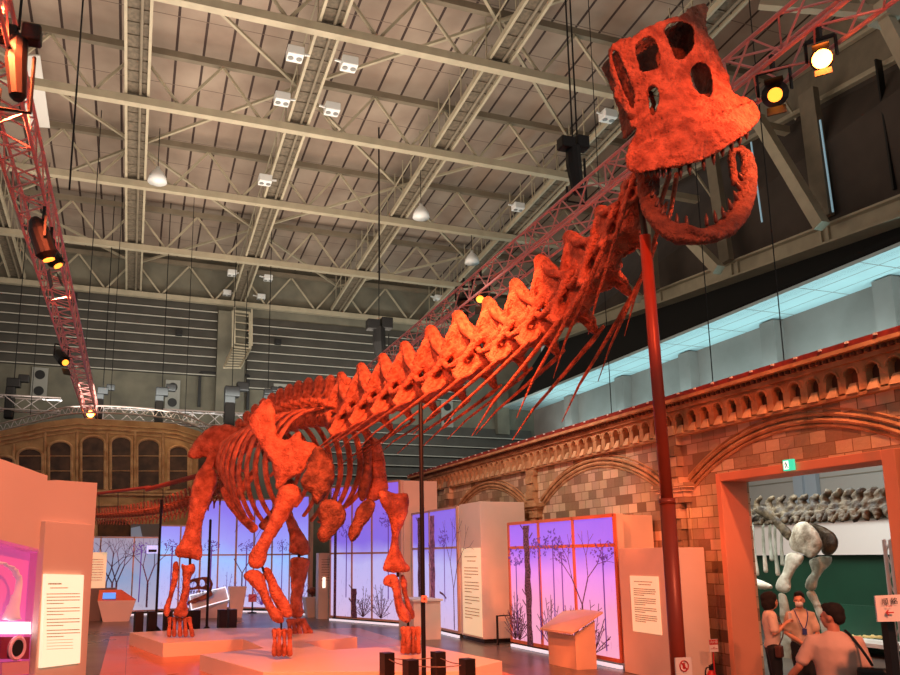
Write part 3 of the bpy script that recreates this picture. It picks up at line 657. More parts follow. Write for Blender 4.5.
# grey screens at far left
p0=P(94,616,Z=0); p1=P(133,616,Z=0); p2=P(160,615,Z=0)
z1=P(110,553,Y=p1.y).z
t,A,B,n=screen('grey_print_screen','pale grey backlit print with bare black trees, left of the purple screens',(p0.x-1.5,31.2),(1.0,31.6),.15,2.95,LBG,[0,.43,.75,1],[.15,2.95],.05)
for c,s in((.5,1),(.56,4),(.6,7),(.9,3)): ink(t,A,B,n,'bare',c,.3,3.0,.07,s)
ink(t,A,B,n,'palm',.82,.5,2.5,.04,3,INKL)
vp_=thing('projection_wall','pale wall with a bluish projected patch above the grey print screen','wall panel',P(145,545,Y=33.2))
q=MB(); q.prism([P(x,y,Y=33.2) for x,y in((131,553),(131,524),(160,524),(160,553))],(0,.05,0)); obj('panel',q,mat('grey_panel',(120,112,116),.7),vp_)
q=MB(); q.prism([P(x,y,Y=33.1) for x,y in((131,553),(131,528),(140,526),(146,553))],(0,.03,0)); obj('lit_patch',q,mat('bluish_projection',(150,160,180),.6,emit=(140,150,175),es=.3),vp_)
lg=thing('lit_display_model','tiny blue-lit model box above the grey print screen','model box',P(151,551,Y=31.4)); q=MB(); c=P(152.5,549.5,Y=31.3); q.box(c,(.42,.3,.3)); obj('box',q,mat('bluewhite_glow',(190,200,250),.5,emit=(180,190,255),es=.9),lg)
q=MB(); q.box(c+v3(0,-.16,-.05),(.3,.02,.1)); obj('model',q,BLACK,lg)
# middle screens (300..455)
mA=(6.55,26.4); mB=(8.05,23.4)
zm=P(386.5,481,Y=mB[1]+.6).z
zs=P(345,552,Y=26).z
t,A,B,n=screen('purple_screen','wide violet backlit screen behind the left front leg, with white cloud shape',mA,mB,.12,P(405,480,Y=mB[1]).z,LBM,[0,.33,.62,1],[.12,P(370,553,Y=24.5).z,P(405,480,Y=mB[1]).z],.06)
ink(t,A,B,n,'palm',.08,.12,4.2,.14,1); ink(t,A,B,n,'trunk',.37,.15,1.1,.24,2); ink(t,A,B,n,'bush',.75,.2,1.5,.05,4); ink(t,A,B,n,'bush',.5,.2,1.2,.05,6); ink(t,A,B,n,'palm',.25,.8,3,.04,6,INKL); ink(t,A,B,n,'palm',.85,.8,3.3,.04,9,INKL)
# block right of it
q=MB(); a=P(405,480,Y=23.2); q.box(((a.x+9.3)/2,23.6,a.z/2),(9.3-a.x,.5,a.z)); tag(obj('exhibit_partition',q,SALM),'plain grey-beige partition end right of the wide violet screen','partition')
t,A,B,n=screen('purple_screen','narrow violet-pink backlit screen with mottled trunk, left of the tall text column',(8.3,22.9),(8.32,19.4),.12,P(455,506,Y=19.4).z,LBM,[0,.42,1],[.12,P(440,548,Y=20.5).z,P(455,506,Y=19.4).z],.06)
ink(t,A,B,n,'trunk',.2,.15,3.3,.3,3); ink(t,A,B,n,'trunk',.5,.6,3.3,.35,8,mat('print_ink_mottled',(110,74,120),.7,col2=(190,140,200),vs=9)); ink(t,A,B,n,'bare',.93,.2,3.3,.05,11); ink(t,A,B,n,'palm',.75,.9,2.6,.04,9,INKL)
# pterosaur silhouette
c=(A.lerp(B,.72)+n*.06)+v3(0,0,P(450,594,Y=20.5).z); dd=(B-A).normalized(); q=MB(); q.bar(c-dd*.25+v3(0,0,.05),c,.06,.005,up=n); q.bar(c,c+dd*.22+v3(0,0,-.1),.05,.005,up=n); obj('printed_animal',q,INKP,t)
# near screens
t,A,B,n=screen('pink_screen','large pink and violet backlit screen with black tree trunk behind the reading desk',(8.72,17.15),(8.9,13.0),.12,P(508,523,X=8.72).z,LBN,[0,.33,.66,1],[.12,P(508,548,X=8.72).z,P(508,523,X=8.72).z],.07,fm=mat('orange_lightbox_frame',(214,120,84),.5))
ink(t,A,B,n,'trunk',.21,.12,2.82,.26,5); 
for c,s,k in((.1,1,'bush'),(.42,2,'bush'),(.8,3,'bush'),(.62,4,'bush'),(.05,6,'bush')): ink(t,A,B,n,k,c,.2,1.3,.04,s)
for c,h in((.08,2.1),(.33,2.3),(.47,2.45),(.55,2.2),(.9,2.2)): ink(t,A,B,n,'palm',c,.3,h,.035,int(c*100),INKL)
ink(t,A,B,n,'bare',.72,.3,2.75,.05,12)
# ================================================================ text columns
def glyph_rows(p0,dx,dz_up,w,rows,h,seed=1,gap=.5,mb=None):
    """rows of tiny ink marks like lines of small print"""
    q=mb or MB(); rnd=random.Random(seed)
    for (f0,f1,z) in rows:
        x=f0*w
        while x<f1*w:
            l=rnd.uniform(.5,1.3)*h
            q.box(p0+dx*(x+l/2)+dz_up*z,(max(abs(dx.x)*l,.003),max(abs(dx.y)*l,.003),h)); x+=l+h*gap
    return q
PANEL=mat('lit_text_panel',(244,226,200),.5,emit=(255,226,176),es=.42)
def text_face(t,X,y0,y1,z0,z1,seed,h=.03,name='text_panel',es=None):
    # panel on a face looking towards -X
    q=MB(); q.prism([(X-.012,y0,z0),(X-.012,y1,z0),(X-.012,y1,z1),(X-.012,y0,z1)],(.01,0,0)); pn=obj(name,q,PANEL,t)
    q=MB(); w=abs(y1-y0); zz=z1-.1*(z1-z0); rows=[]
    for k,(a,b) in enumerate([(.15,.8),(.3,.75)]): rows.append((a,b,zz)); zz-=.05*(z1-z0)
    zz-=.03*(z1-z0)
    for k in range(15):
        if k in(4,8,11): zz-=.02*(z1-z0)
        rows.append((.12,.88 if k not in(3,7,10,14) else .5,zz)); zz-=.037*(z1-z0)
    glyph_rows(Vector((X-.015,max(y0,y1),0)),Vector((0,-1,0)),Vector((0,0,1)),w,rows,h*.8,seed,mb=q); obj('text',q,FINE,pn)
    return pn
# column 1
tcx=8.34
t=thing('text_column','tall beige text column with lit caption panel, right of the violet screen','exhibit column',(8.9,18.7,0))
zt_=P(470,503,X=tcx).z
q=MB(); q.box(((tcx+9.6)/2,(19.35+18.0)/2,zt_/2+.05),(9.6-tcx,1.35,zt_-.1)); obj('column_body',q,SALM,t,bev=.01)
text_face(t,tcx,19.2,18.03,.15,P(475,548,X=tcx).z,3)
q=MB(); q.box(((tcx+9.6)/2+.02,18.68,.04),(9.56-tcx,1.3,.08)); obj('plinth_shadow_gap',q,BLACK,t)
q=MB(); c=P(530,614,Y=17.6); 
rl=thing('barrier_rail','short black-topped rail beside the tall text column','rail',(9,17.4,0))
a=P(497,616,Y=17.6); b=P(512,615,Y=17.6); q.tube([(a.x,17.6,0),a,b,(b.x,17.6,0)],.03,6); obj('rail_frame',q,DARKST,rl)
# column 2 (near kiosk, right)
kx=8.75; ky0=12.75
yk=P(663.5,547,X=kx).y
t=thing('text_kiosk','orange-lit exhibit kiosk with glowing caption panel, left of the red pole','exhibit kiosk',(9.3,12,0))
zt_=P(640,548,X=kx).z
q=MB(); q.box(((kx+9.6)/2,(ky0+yk)/2,zt_/2),(9.6-kx,ky0-yk,zt_)); obj('kiosk_body',q,SALM,t,bev=.01)
text_face(t,kx,P(631,600,X=kx).y-.02,P(660,600,X=kx).y,P(640,632,X=kx).z,P(640,576,X=kx).z,5,.022)
# back board of kiosk slightly taller to the left
q=MB(); q.box((9.5,14.0,P(640,514,X=9.4).z/2),(.8,1.6,P(640,514,X=9.4).z)); tag(obj('exhibit_block',q,SALM),'plain beige exhibit block between the pink screen and the orange kiosk','exhibit block')
# white column by far screens
t=thing('caption_column','narrow white caption column in front of the far purple screens','exhibit column',P(325,619,Z=0))
p=P(325,619,Z=0); zt_=P(325,553,Y=p.y).z; q=MB(); q.box((p.x,p.y+.2,zt_/2),(.5,.4,zt_)); obj('column_body',q,WHITE,t)
q=MB(); q.box((p.x-.05,p.y-.01,zt_*.55),(.09,.02,.35)); obj('lit_slot',q,mat('slot_glow',(255,240,220),.4,emit=(255,236,214),es=2),t)
q=MB(); glyph_rows(Vector((p.x-.18,p.y-.012,0)),Vector((1,0,0)),Vector((0,0,1)),.36,[(.1,.9,zt_*.9-.09*k) for k in range(9)],.02,4,mb=q); obj('text',q,INK,t)
# big grey plinth by left front leg
t=thing('display_plinth','plain grey-beige display plinth with white top behind the black pole','plinth',P(424,640,Z=0))
p=P(424,640,Z=0); a=P(411,637,Z=0); z_=P(424,601,Y=p.y).z; q=MB(); q.box((p.x+.1,p.y+.6,z_/2),(.75,1.2,z_)); obj('plinth_body',q,SALM,t); q=MB(); q.box((p.x+.1,p.y+.6,z_+.02),(.85,1.3,.05)); obj('top_slab',q,WHITE,t)
# small stuff far: white pedestal with little skull
t=thing('skull_pedestal','white tapered pedestal with small fossil in front of the far screens','pedestal',P(312,617,Z=0)); p=P(312,617,Z=0); z_=P(312,597,Y=p.y).z
q=MB(); q.add([(p.x-.2,p.y-.2,0),(p.x+.2,p.y-.2,0),(p.x+.2,p.y+.2,0),(p.x-.2,p.y+.2,0),(p.x-.32,p.y-.32,z_),(p.x+.32,p.y-.32,z_),(p.x+.32,p.y+.32,z_),(p.x-.32,p.y+.32,z_)],[(0,3,2,1),(4,5,6,7),(0,1,5,4),(1,2,6,5),(2,3,7,6),(3,0,4,7)]); obj('pedestal_body',q,WHITE,t)
q=MB(); q.ell((p.x,p.y,z_+.22),(.22,.2,.13),10); q.tube([(p.x,p.y,z_),(p.x,p.y,z_+.15)],.05,8); tag(sobj('small_fossil',q,BONED,None,.03,2,.05,.1),'small brown fossil on the white tapered pedestal','fossil')
# kiosk far left with blue screen
t=thing('touch_kiosk','small white tapered kiosk with blue screen and orange-lit top','kiosk',P(115,622,Z=0)); p=P(116,621,Z=0); z_=P(116,600,Y=p.y).z
q=MB(); w0,w1=.42,.62
q.add([(p.x-w0,p.y-.3,0),(p.x+w0,p.y-.3,0),(p.x+w0,p.y+.3,0),(p.x-w0,p.y+.3,0),(p.x-w1,p.y-.4,z_),(p.x+w1,p.y-.4,z_),(p.x+w1,p.y+.4,z_),(p.x-w1,p.y+.4,z_)],[(0,3,2,1),(4,5,6,7),(0,1,5,4),(1,2,6,5),(2,3,7,6),(3,0,4,7)]); obj('kiosk_body',q,WHITE,t)
q=MB(); q.prism([(p.x-w1,p.y-.4,z_),(p.x+w1,p.y-.4,z_),(p.x+w1-.5,p.y+.3,z_+.32),(p.x-w1,p.y+.3,z_+.32)],(0,.06,.02)); obj('sloped_top',q,mat('orange_lit_board',(220,110,70),.5),t)  # orange light on the kiosk top is put into the board colour
q=MB(); q.prism([(p.x-w1+.15,p.y-.36,z_+.06),(p.x-.05,p.y-.36,z_+.06),(p.x-.05,p.y-.1,z_+.24),(p.x-w1+.15,p.y-.1,z_+.24)],(0,-.04,.02)); obj('display',q,mat('blue_display',(80,140,230),.3,emit=(90,150,240),es=1),t)
# grey block + caption at far left
t=thing('caption_stand','grey block with yellow-lit caption panel at far left, partly behind the orange wall','caption stand',P(94,622,Z=0)); p=P(92,621,Z=0)
q=MB(); q.box((p.x,p.y+.4,.55),(1.5,.6,1.1)); obj('block',q,mat('dim_grey',(120,112,110),.7),t)
q=MB(); q.box((p.x,p.y+.5,1.5),(.7,.1,1.7)); obj('caption_panel',q,PANEL,t); q=MB(); glyph_rows(Vector((p.x-.3,p.y+.44,0)),Vector((1,0,0)),Vector((0,0,1)),.6,[(.1,.9,2.1-.09*k) for k in range(9)],.025,4,mb=q); obj('text',q,INK,t)
# theropod skull display case
t=thing('skull_case','sloping white display plinth with lit frame behind the hind leg','display case',P(212,618,Z=0)); p=P(212,618,Z=0)
a=P(188,616,Z=0); b=P(222,616,Z=0); zl=P(190,600,Y=p.y).z; zr=P(222,597,Y=p.y).z
q=MB(); q.add([(a.x,p.y,0),(b.x,p.y,0),(b.x,p.y+1,0),(a.x,p.y+1,0),(a.x,p.y-.2,zl-.35),(b.x+.1,p.y-.2,zr-.1),(b.x+.1,p.y+1,zr+.3),(a.x,p.y+1,zl+.1)],[(0,3,2,1),(4,5,6,7),(0,1,5,4),(1,2,6,5),(2,3,7,6),(3,0,4,7)]); obj('plinth_body',q,WHITE,t)
q=MB(); tl=[(a.x,p.y-.25,zl-.33),(b.x+.1,p.y-.25,zr-.08),(b.x+.1,p.y+.9,zr+.32),(a.x,p.y+.9,zl+.12)]; q.tube([Vector(v) for v in tl+tl[:1]],.018,6); obj('lit_frame',q,mat('frame_glow',(250,250,255),.4,emit=(240,240,255),es=1.3),t)
q=MB(); b2=P(227,615,Z=0); q.add([(b2.x-.05,p.y-.2,0),(b2.x+.35,p.y-.2,0),(b2.x+.35,p.y+.2,0),(b2.x-.05,p.y+.2,0),(b2.x-.12,p.y-.25,1.1),(b2.x+.5,p.y-.25,1.1),(b2.x+.5,p.y+.3,1.1),(b2.x-.12,p.y+.3,1.1)],[(0,3,2,1),(4,5,6,7),(0,1,5,4),(1,2,6,5),(2,3,7,6),(3,0,4,7)]); tag(obj('waste_pedestal',q,WHITE),'white tapered pedestal right of the sloping skull plinth','pedestal')
sk=thing('carnivore_skull','dark brown carnivorous dinosaur skull with open windows on the sloping white plinth','fossil skull',P(205,595,Y=p.y+.2))
yy=p.y+.3
ol=[(181,592),(184,584),(192,579),(202,577),(210,577),(213,584),(211,592),(206,590),(200,589),(190,590),(184,592)]
hs=[smooth_poly([(188,587),(192,582),(196,582),(196,587)],2),smooth_poly([(199,586),(200,580),(204,580),(205,586)],2),smooth_poly([(207,587),(207,581),(210,581),(210,588)],2)]
vs,fs=fill2d(ol,hs,1.5); q=MB(); shell(q,[P(x,y,Y=yy) for x,y in vs],[P(x,y,Y=yy+.3) for x,y in vs],fs); sobj('cranium',q,BONED,sk,.035,1,.03,.1)
q=MB(); wtube(q,[(188,603,2),(197,600,2.5),(205,597,3),(211,593,3)],Y=yy); sobj('lower_jaw',q,BONED,sk,.03,2,.03,.1)
for k in range(7):
    q=MB(); a=P(185+k*3,591,Y=yy); q.tube([a,a-v3(0,0,.12)],[(.03,.03),(.008,.008)],6); obj('tooth',q,TOOTH,sk)
# red notice on stand
t=thing('notice_stand','small red-and-white notice on a thin stand before the far purple screen','notice stand',P(252,613,Z=0)); p=P(252,613,Z=0); z_=P(252,598,Y=p.y).z
q=MB(); q.tube([(p.x,p.y,0),(p.x,p.y,z_)],.03,6); q.lathe((p.x,p.y,0),[(.18,0),(.18,.03),(.03,.05)],12); obj('stand',q,DARKST,t)
q=MB(); q.box((p.x,p.y-.04,z_),(.32,.02,.3)); obj('notice_board',q,mat('pinkish_notice',(226,120,120),.5),t); q=MB(); q.bar((p.x-.1,p.y-.055,z_-.05),(p.x+.1,p.y-.055,z_+.08),.03,.004,up=(0,1,0)); obj('slash_mark',q,REDINK,t)
# ================================================================ left orange wall with niche
p0=Vector((-.26,6,0)); wd=Vector((.55,.835,0)).normalized(); wn_=Vector((wd.y,-wd.x,0))
def LW(x,y,off=0): return PP(x,y,p0+wn_*off,wn_)
lw=thing('intro_wall','salmon-lit exhibition wall with glowing text panel and pink niche at left','exhibition wall',(-.6,5.2,0))
a=LW(97,483); b=LW(57,480); c=LW(-60,437); 
q=MB(); n0=LW(42,553); n1=LW(-60,529)
# main face split around the niche
bot=lambda v: Vector((v.x,v.y,0))
rE=LW(97.3,483)
q.prism([bot(n0),bot(rE),rE,b,Vector((n0.x,n0.y,(b.z+ (b.z-c.z)/(b-c).xy.length*(n0-b).xy.length) if True else 0)),n0],-wn_*.3)
q.prism([n1,n0,Vector((n0.x,n0.y,b.z+.02)),c],-wn_*.3)
obj('wall_panel',q,SALM,lw)
q=MB(); s0=LW(46,521,.04); s1=LW(93.5,525,.04); q.prism([bot(s0),bot(s1),s1,s0],-wn_*.05); obj('raised_board',q,SALM,lw,bev=.004)
# niche interior
PINK=mat('pink_niche_glow',(200,110,160),.5,emit=(214,92,160),es=.55)  # emission stands in for a pink lamp inside the niche
q=MB(); dpt=.09
A_=bot(n1); B_=bot(n0)
for pts in ([A_,B_,n0,n1],): q.prism([v-wn_*dpt for v in pts],-wn_*.02)
q.prism([B_,n0,n0-wn_*dpt,B_-wn_*dpt],wd*.02); q.prism([n1,n0,n0-wn_*dpt,n1-wn_*dpt],(0,0,.02)); obj('niche_lining',q,PINK,lw)
q=MB(); q.prism([bot(LW(-60,600)),bot(n0),bot(n0)+v3(0,0,.9),bot(LW(-60,600))+v3(0,0,.9)],-wn_*.3); obj('niche_counter',q,SALM,lw)
pc=PP(0,600,p0-wn_*.2,wn_)
def LN(x,y,o=-.0): return PP(x,y,p0+wn_*o,wn_)
bt=thing('fossil_limb_cast','pale curved limb bone standing in the pink niche','bone cast',LN(20,625))
q=MB(); D=dist(LN(15,600))
pts=[(-6,562,7),(4,564,6),(14,570,6),(19,582,6),(15,600,7),(11,620,12)]
q.tube(catmull([LN(x,y) for x,y,_ in pts],4),lerpl([(r*D/F,r*D/F*.3) for _,_,r in pts],4),12,ref=RT); sobj('bone',q,mat('pale_cast_glow',(244,226,224),.5,emit=(214,160,190),es=.25),bt,.02,4,.01,.2)  # faint emission paints the niche light onto the bone
bx=thing('lit_niche_box','glowing white box below the limb bone in the pink niche','light box',LN(16,640))
q=MB(); q.prism([LN(2,622),LN(31,622),LN(31,634),LN(2,634)],-wn_*.05); obj('glow_panel',q,mat('white_glow',(250,250,255),.4,emit=(245,245,255),es=1.6),bx)
sp_=thing('niche_peephole','dark round peephole with pale ring on a maroon board in the pink niche','peephole',LN(16,660))
q=MB(); q.prism([LN(1,637),LN(30,637),LN(29,659),LN(0,659)],-wn_*.05); obj('board',q,mat('maroon_board',(140,50,84),.5),sp_)
c=LN(15.5,648)+wn_*.01; r_=10*D/F
ringm=MB(); xa=wd; 
ringm.tube([c+xa*r_*math.cos(a)+v3(0,0,1)*r_*math.sin(a) for a in [2*PI*i/24 for i in range(25)]],.014,6,cap=False); obj('ring',ringm,mat('pink_ring',(246,200,224),.4),sp_)
q=MB(); q.prism([c+xa*r_*.8*math.cos(a)+v3(0,0,1)*r_*.8*math.sin(a) for a in [2*PI*i/20 for i in range(20)]],wn_*.006); obj('lens',q,BLACK,sp_)
q=MB(); q.prism([LN(2,663),LN(29,661),LN(29,674),LN(2,676)],-wn_*.05); tag(obj('niche_lower_box',q,mat('pale_pink_box',(228,170,190),.5)),'pale box below the peephole in the pink niche','box')
# text panel on the wall
q=MB(); tp=[LW(45.7,574,.06),LW(84,575,.06),LW(80,663,.06),LW(41,668,.06)]; q.prism(tp,-wn_*.02); tpn=obj('text_panel',q,mat('bright_text_panel',(250,234,196),.5,emit=(255,240,205),es=.8),lw)
q=MB(); rnd=random.Random(3)
rows=[(583,.1,.45,1.6),(587.5,.15,.62,1.0)]+[(593.5+3.2*k+(1.5 if k>3 else 0)+(1.5 if k>6 else 0)+(1.5 if k>9 else 0),.06 if k not in() else .1,.93 if k not in(3,6,9,12) else .5,1.0) for k in range(13)]+[(640+3*k,.06,.75,.5) for k in range(4)]
for (y,f0,f1,hh) in rows:
    f=f0
    while f<f1:
        l=rnd.uniform(.02,.045); x0=44.5+38*f; x1=44.5+38*min(f+l,f1); dy=-(y-574)*0*(f); 
        q.prism([LW(x0,y-.05*(f*38)*((y-572)/95)*1.0,.063),LW(x1,y-.05*(f*38)*((y-572)/95),.063),LW(x1,y+hh-.05*(f*38)*((y-572)/95),.063),LW(x0,y+hh-.05*(f*38)*((y-572)/95),.063)],wn_*.001); f+=l+.012
obj('text',q,FINE,tpn)
# ================================================================ platform
pz=.3
pp=[(129.6,632.4),(163.3,643.3),(243,639),(264,648),(200,654.4),(263,672),(460,671),(502,661),(420,644.5),(328,650),(304,642),(357.3,637),(300,627.5),(215,628)]
q=MB(); q.prism([Vector(((p:=P(x,y,Z=pz)).x,p.y,.0)) for x,y in pp],(0,0,pz)); tag(obj('display_platform',q,PLAT,bev=.006),'low white notched platform under the feet of the red skeleton','platform')
# ================================================================ THE SKELETON
sk=thing('sauropod_skeleton','huge red-lit long-necked dinosaur skeleton mounted across the hall','dinosaur skeleton',(3.2,16.9,pz))
W0=org[sk.name]
hip=Vector((2.55,19.3,0)); sho=Vector((3.9,14.4,0)); ax=(sho-hip).normalized(); LAT=Vector((-.964,-.266,0))
def bone(name,parts,vox=.03,disp=.03,sc=.25,m=BONE,sm=3,flat=.85,parent=None,label=None,d2=.012):
    q=MB()
    for l,Y,fl in parts:
        wtube(q,l,Y=Y,flat=fl,sub=4)
    return sobj(name,q,m,parent or sk,vox,sm,disp,sc,d2,.06,label=label)
# vertebra prototypes (unit length along y)
def cervical():
    q=MB(); q.tube([(0,-.5,-.02),(0,-.25,0),(0,.2,0),(0,.5,.02)],[(.3,.27),(.22,.2),(.22,.2),(.29,.26)],12)
    # neural spine: broad blade tapering up
    q.tube([(0,-.02,.08),(0,-.04,.5),(0,-.07,.9),(0,-.09,1.28),(0,-.1,1.5)],[(.17,.5),(.17,.44),(.17,.34),(.15,.22),(.1,.13)],14,ref=(1,0,0))
    for s in(-1,1):
        q.tube([(s*.15,.0,.3),(s*.26,.35,.34),(s*.3,.72,.42)],[.13,.085,.07],8)      # front zygapophysis
        q.tube([(s*.1,-.1,.62),(s*.2,-.35,.5),(s*.26,-.6,.42)],[.12,.085,.07],8)
        q.tube([(s*.3,.6,.4),(s*.4,.25,.12),(s*.44,-.1,.02),(s*.34,-.35,.12),(s*.26,-.55,.4)],[.09,.085,.08,.08,.09],8)  # rim around the hollow
        q.tube([(s*.1,.1,.0),(s*.4,.12,-.12),(s*.6,.08,-.34)],[(.14,.2),(.09,.16),(.07,.1)],8)  # transverse process
        q.tube([(s*.15,.35,-.1),(s*.4,.3,-.3),(s*.58,.12,-.42)],[.1,.07,.06],8)
        q.tube([(s*.06,-.02,1.3),(s*.24,.22,.8),(s*.34,.6,.42)],[.08,.085,.09],8); q.tube([(s*.06,-.14,1.25),(s*.24,-.35,.8),(s*.28,-.6,.42)],[.07,.075,.08],8)
        q.tube([(s*.42,.2,.05),(s*.5,.1,-.1),(s*.58,.05,-.3)],[.06,.06,.05],8)
    q.tube([(0,.05,-.1),(0,.0,-.22),(0,-.1,-.25)],[(.1,.25),(.06,.2),(.03,.1)],8)
    return sculpt(q,.04,1,.05,.16,.03,.06)
def dorsal():
    q=MB(); q.tube([(0,-.45,0),(0,0,0),(0,.45,0)],[(.34,.32),(.26,.26),(.34,.32)],12)
    q.tube([(0,0,.2),(0,-.02,.6),(0,-.03,1.0),(0,-.04,1.5),(0,-.04,1.66)],[(.22,.34),(.2,.26),(.24,.2),(.3,.2),(.18,.1)],12,ref=(1,0,0))
    for s in(-1,1):
        q.tube([(s*.12,0,.45),(s*.5,0,.62),(s*.95,-.02,.66)],[(.18,.16),(.14,.12),(.12,.12)],8)
        q.tube([(s*.1,0,1.3),(s*.35,0,.9),(s*.7,0,.66)],[.06,.06,.06],8)
        q.tube([(s*.1,0,.3),(s*.2,.4,.5),(s*.2,.6,.55)],[.1,.08,.07],8)
    return sculpt(q,.05,1,.08,.2,.03,.07)
def caudal():
    q=MB(); q.tube([(0,-.45,0),(0,0,0),(0,.45,0)],[(.5,.5),(.38,.4),(.5,.5)],12)
    q.tube([(0,0,.3),(0,-.2,.9),(0,-.35,1.45)],[(.16,.36),(.12,.28),(.14,.22)],10,ref=(1,0,0))
    for s in(-1,1): q.tube([(s*.3,0,.2),(s*.8,-.05,.15),(s*1.15,-.15,.1)],[.18,.13,.08],8)
    return sculpt(q,.09,2,.08,.3)
def chevron():
    q=MB()
    for s in(-1,1): q.tube([(s*.3,-.3,-.5),(s*.15,-.4,-.9),(0,-.5,-1.1)],[.1,.09,.1],8)
    q.tube([(0,-.5,-1.05),(0,-.65,-1.6)],[(.09,.16),(.07,.12)],8,ref=(1,0,0)); return sculpt(q,.07,1,0)
ME_C,ME_D,ME_T,ME_H=cervical(),dorsal(),caudal(),chevron()
for m_ in(ME_C,ME_D,ME_T,ME_H): m_.materials.append(BONE)
# rib for the neck (copied)
rb=MB(); rb.tube([(0,.35,.05),(0,0,0),(0,-1.,-.06),(0,-2.1,-.10),(0,-3.0,-.3)],[.05,.075,.055,.04,.022],8); ME_R=sculpt(rb,.03,2,0)
ME_R.materials.append(BONE)
def put(name,me,p,tan,L,up=Vector((0,0,1)),par=None,sx=1,sz=1):
    y=tan.normalized(); x=y.cross(up).normalized(); z=x.cross(y)
    o=bpy.data.objects.new(name,me); C.objects.link(o); 
    for g in me.polygons[:1]: pass
    o.parent=par or sk
    m=Matrix((x*L*sx,y*L,z*L*sz)).transposed().to_4x4(); m.translation=p-W0; o.matrix_local=m; return o
for me_ in(ME_C,ME_D,ME_T,ME_H,ME_R):
    for g in me_.polygons: g.use_smooth=True
def curve_at(cv,S,s):
    for i in range(1,len(cv)):
        if S[i]>=s: t=(s-S[i-1])/(S[i]-S[i-1]); return cv[i-1].lerp(cv[i],t),(cv[i]-cv[i-1]).normalized()
    return cv[-1],(cv[-1]-cv[-2]).normalized()
# neck: one vertebra at each photographed joint
nk=[(348,424,14.1),(368,414,13.5),(389,404,12.9),(412,395,12.3),(440,383,11.65),(470,369,11.),(502,353,10.4),(532,336,9.85),(565,314,9.25),(596,280,8.65),(619,243,8.1),(638,207,7.6)]
NP=[P(x,y,Y=Y) for x,y,Y in nk]; NE=NP+[P(650,172,Y=7.2)]; NB=[P(330,434,Y=14.7)]+NP
for i,p in enumerate(NP):
    tn=(NE[i+1]-NB[i]).normalized(); L=(NE[i+1]-NB[i]).length/2*1.04
    kz=[1.05,1.0,.95,.93,.93,.95,.97,1.,1.05,1.,.85,.7][i]; kx=[1.15,1.15,1.1,1.1,1.05,1.05,1.,1.,1.,1.,.95,.8][i]
    put('cervical_vertebra',ME_C,p,tn,L,sx=kx,sz=kz)
    x=tn.cross(Vector((0,0,1))).normalized(); z=x.cross(tn)
    for sd in(-1,1):
        q=p+x*sd*L*.6*kx-z*L*.5*kz
        put('cervical_rib',ME_R,q,(tn+Vector((0,0,.1+.012*i))).normalized(),L*(.62+.05*min(i,8)),sx=.8,sz=.8)
# dorsal row
sp=[Vector((2.45,19.6,4.75)),Vector((2.75,18.6,4.95)),Vector((3.1,17.3,5.03)),Vector((3.45,16.,5.0)),Vector((3.75,14.9,4.85)),NP[0]]
DV=catmull(sp,8); SD=[0]
for i in range(1,len(DV)): SD.append(SD[-1]+(DV[i]-DV[i-1]).length)
nD=13
for i in range(nD):
    s=SD[-1]*(i+.4)/nD; p,tn=curve_at(DV,SD,s); L=SD[-1]/nD; put('dorsal_vertebra',ME_D,p,tn,L*1.02,sz=1.1+.12*math.sin(PI*i/nD))
# tail
tl=[(236,470,19.9),(226,482,20.6),(212,492,21.3),(195,499,22.2),(178,505,23.2),(160,510,24.3),(140,513,25.5),(118,515,26.8),(95,516,28.2),(70,515,29.5)]
TV=catmull([P(x,y,Y=Y) for x,y,Y in tl],6); ST=[0]
for i in range(1,len(TV)): ST.append(ST[-1]+(TV[i]-TV[i-1]).length)
s=.1; L=.36; k=0
while s<ST[-1]-.2:
    p,tn=curve_at(TV,ST,s); q=.36*(1-.52*s/ST[-1]); v=put('caudal_vertebra',ME_T,p,-tn,q*.86)
    c=bpy.data.objects.new('chevron',ME_H); C.objects.link(c); c.parent=v
    s+=q*.88; k+=1
# ribs
def ribpath(s,side,w,h,slant,th1=2.65,zt_=None):
    p,tn=curve_at(DV,SD,SD[-1]*s); out=[]
    p=p+Vector((0,0,.2)); n=14
    for i in range(n+1):
        th=.12+(th1-.12)*i/n; ww=w*math.sin(th)**.8*(1.0 if th<PI/2 else 1-.12*(th-PI/2)); z=-h*(1-math.cos(th))/2
        out.append(p+LAT*side*ww+Vector((0,0,z))-ax*slant*(i/n))
    return out
for i in range(10):
    s=.12+.078*i; w=.72+.42*math.sin(PI*min(1,(i+1.5)/9)*.6); h=[1.2,1.6,1.95,2.25,2.5,2.6,2.6,2.5,2.35,2.1,1.7][i]
    for side in(1,-1):
        pth=ribpath(s,side,w,h,.25+.02*i,2.2+.05*min(i,8)); q=MB(); n=len(pth)
        q.tube(pth,[(.085+.035*math.sin(PI*j/(n-1)),.04) for j in range(n)],8,ref=tuple(ax)); sobj('rib',q,BONE,sk,.022,2,.012,.2)
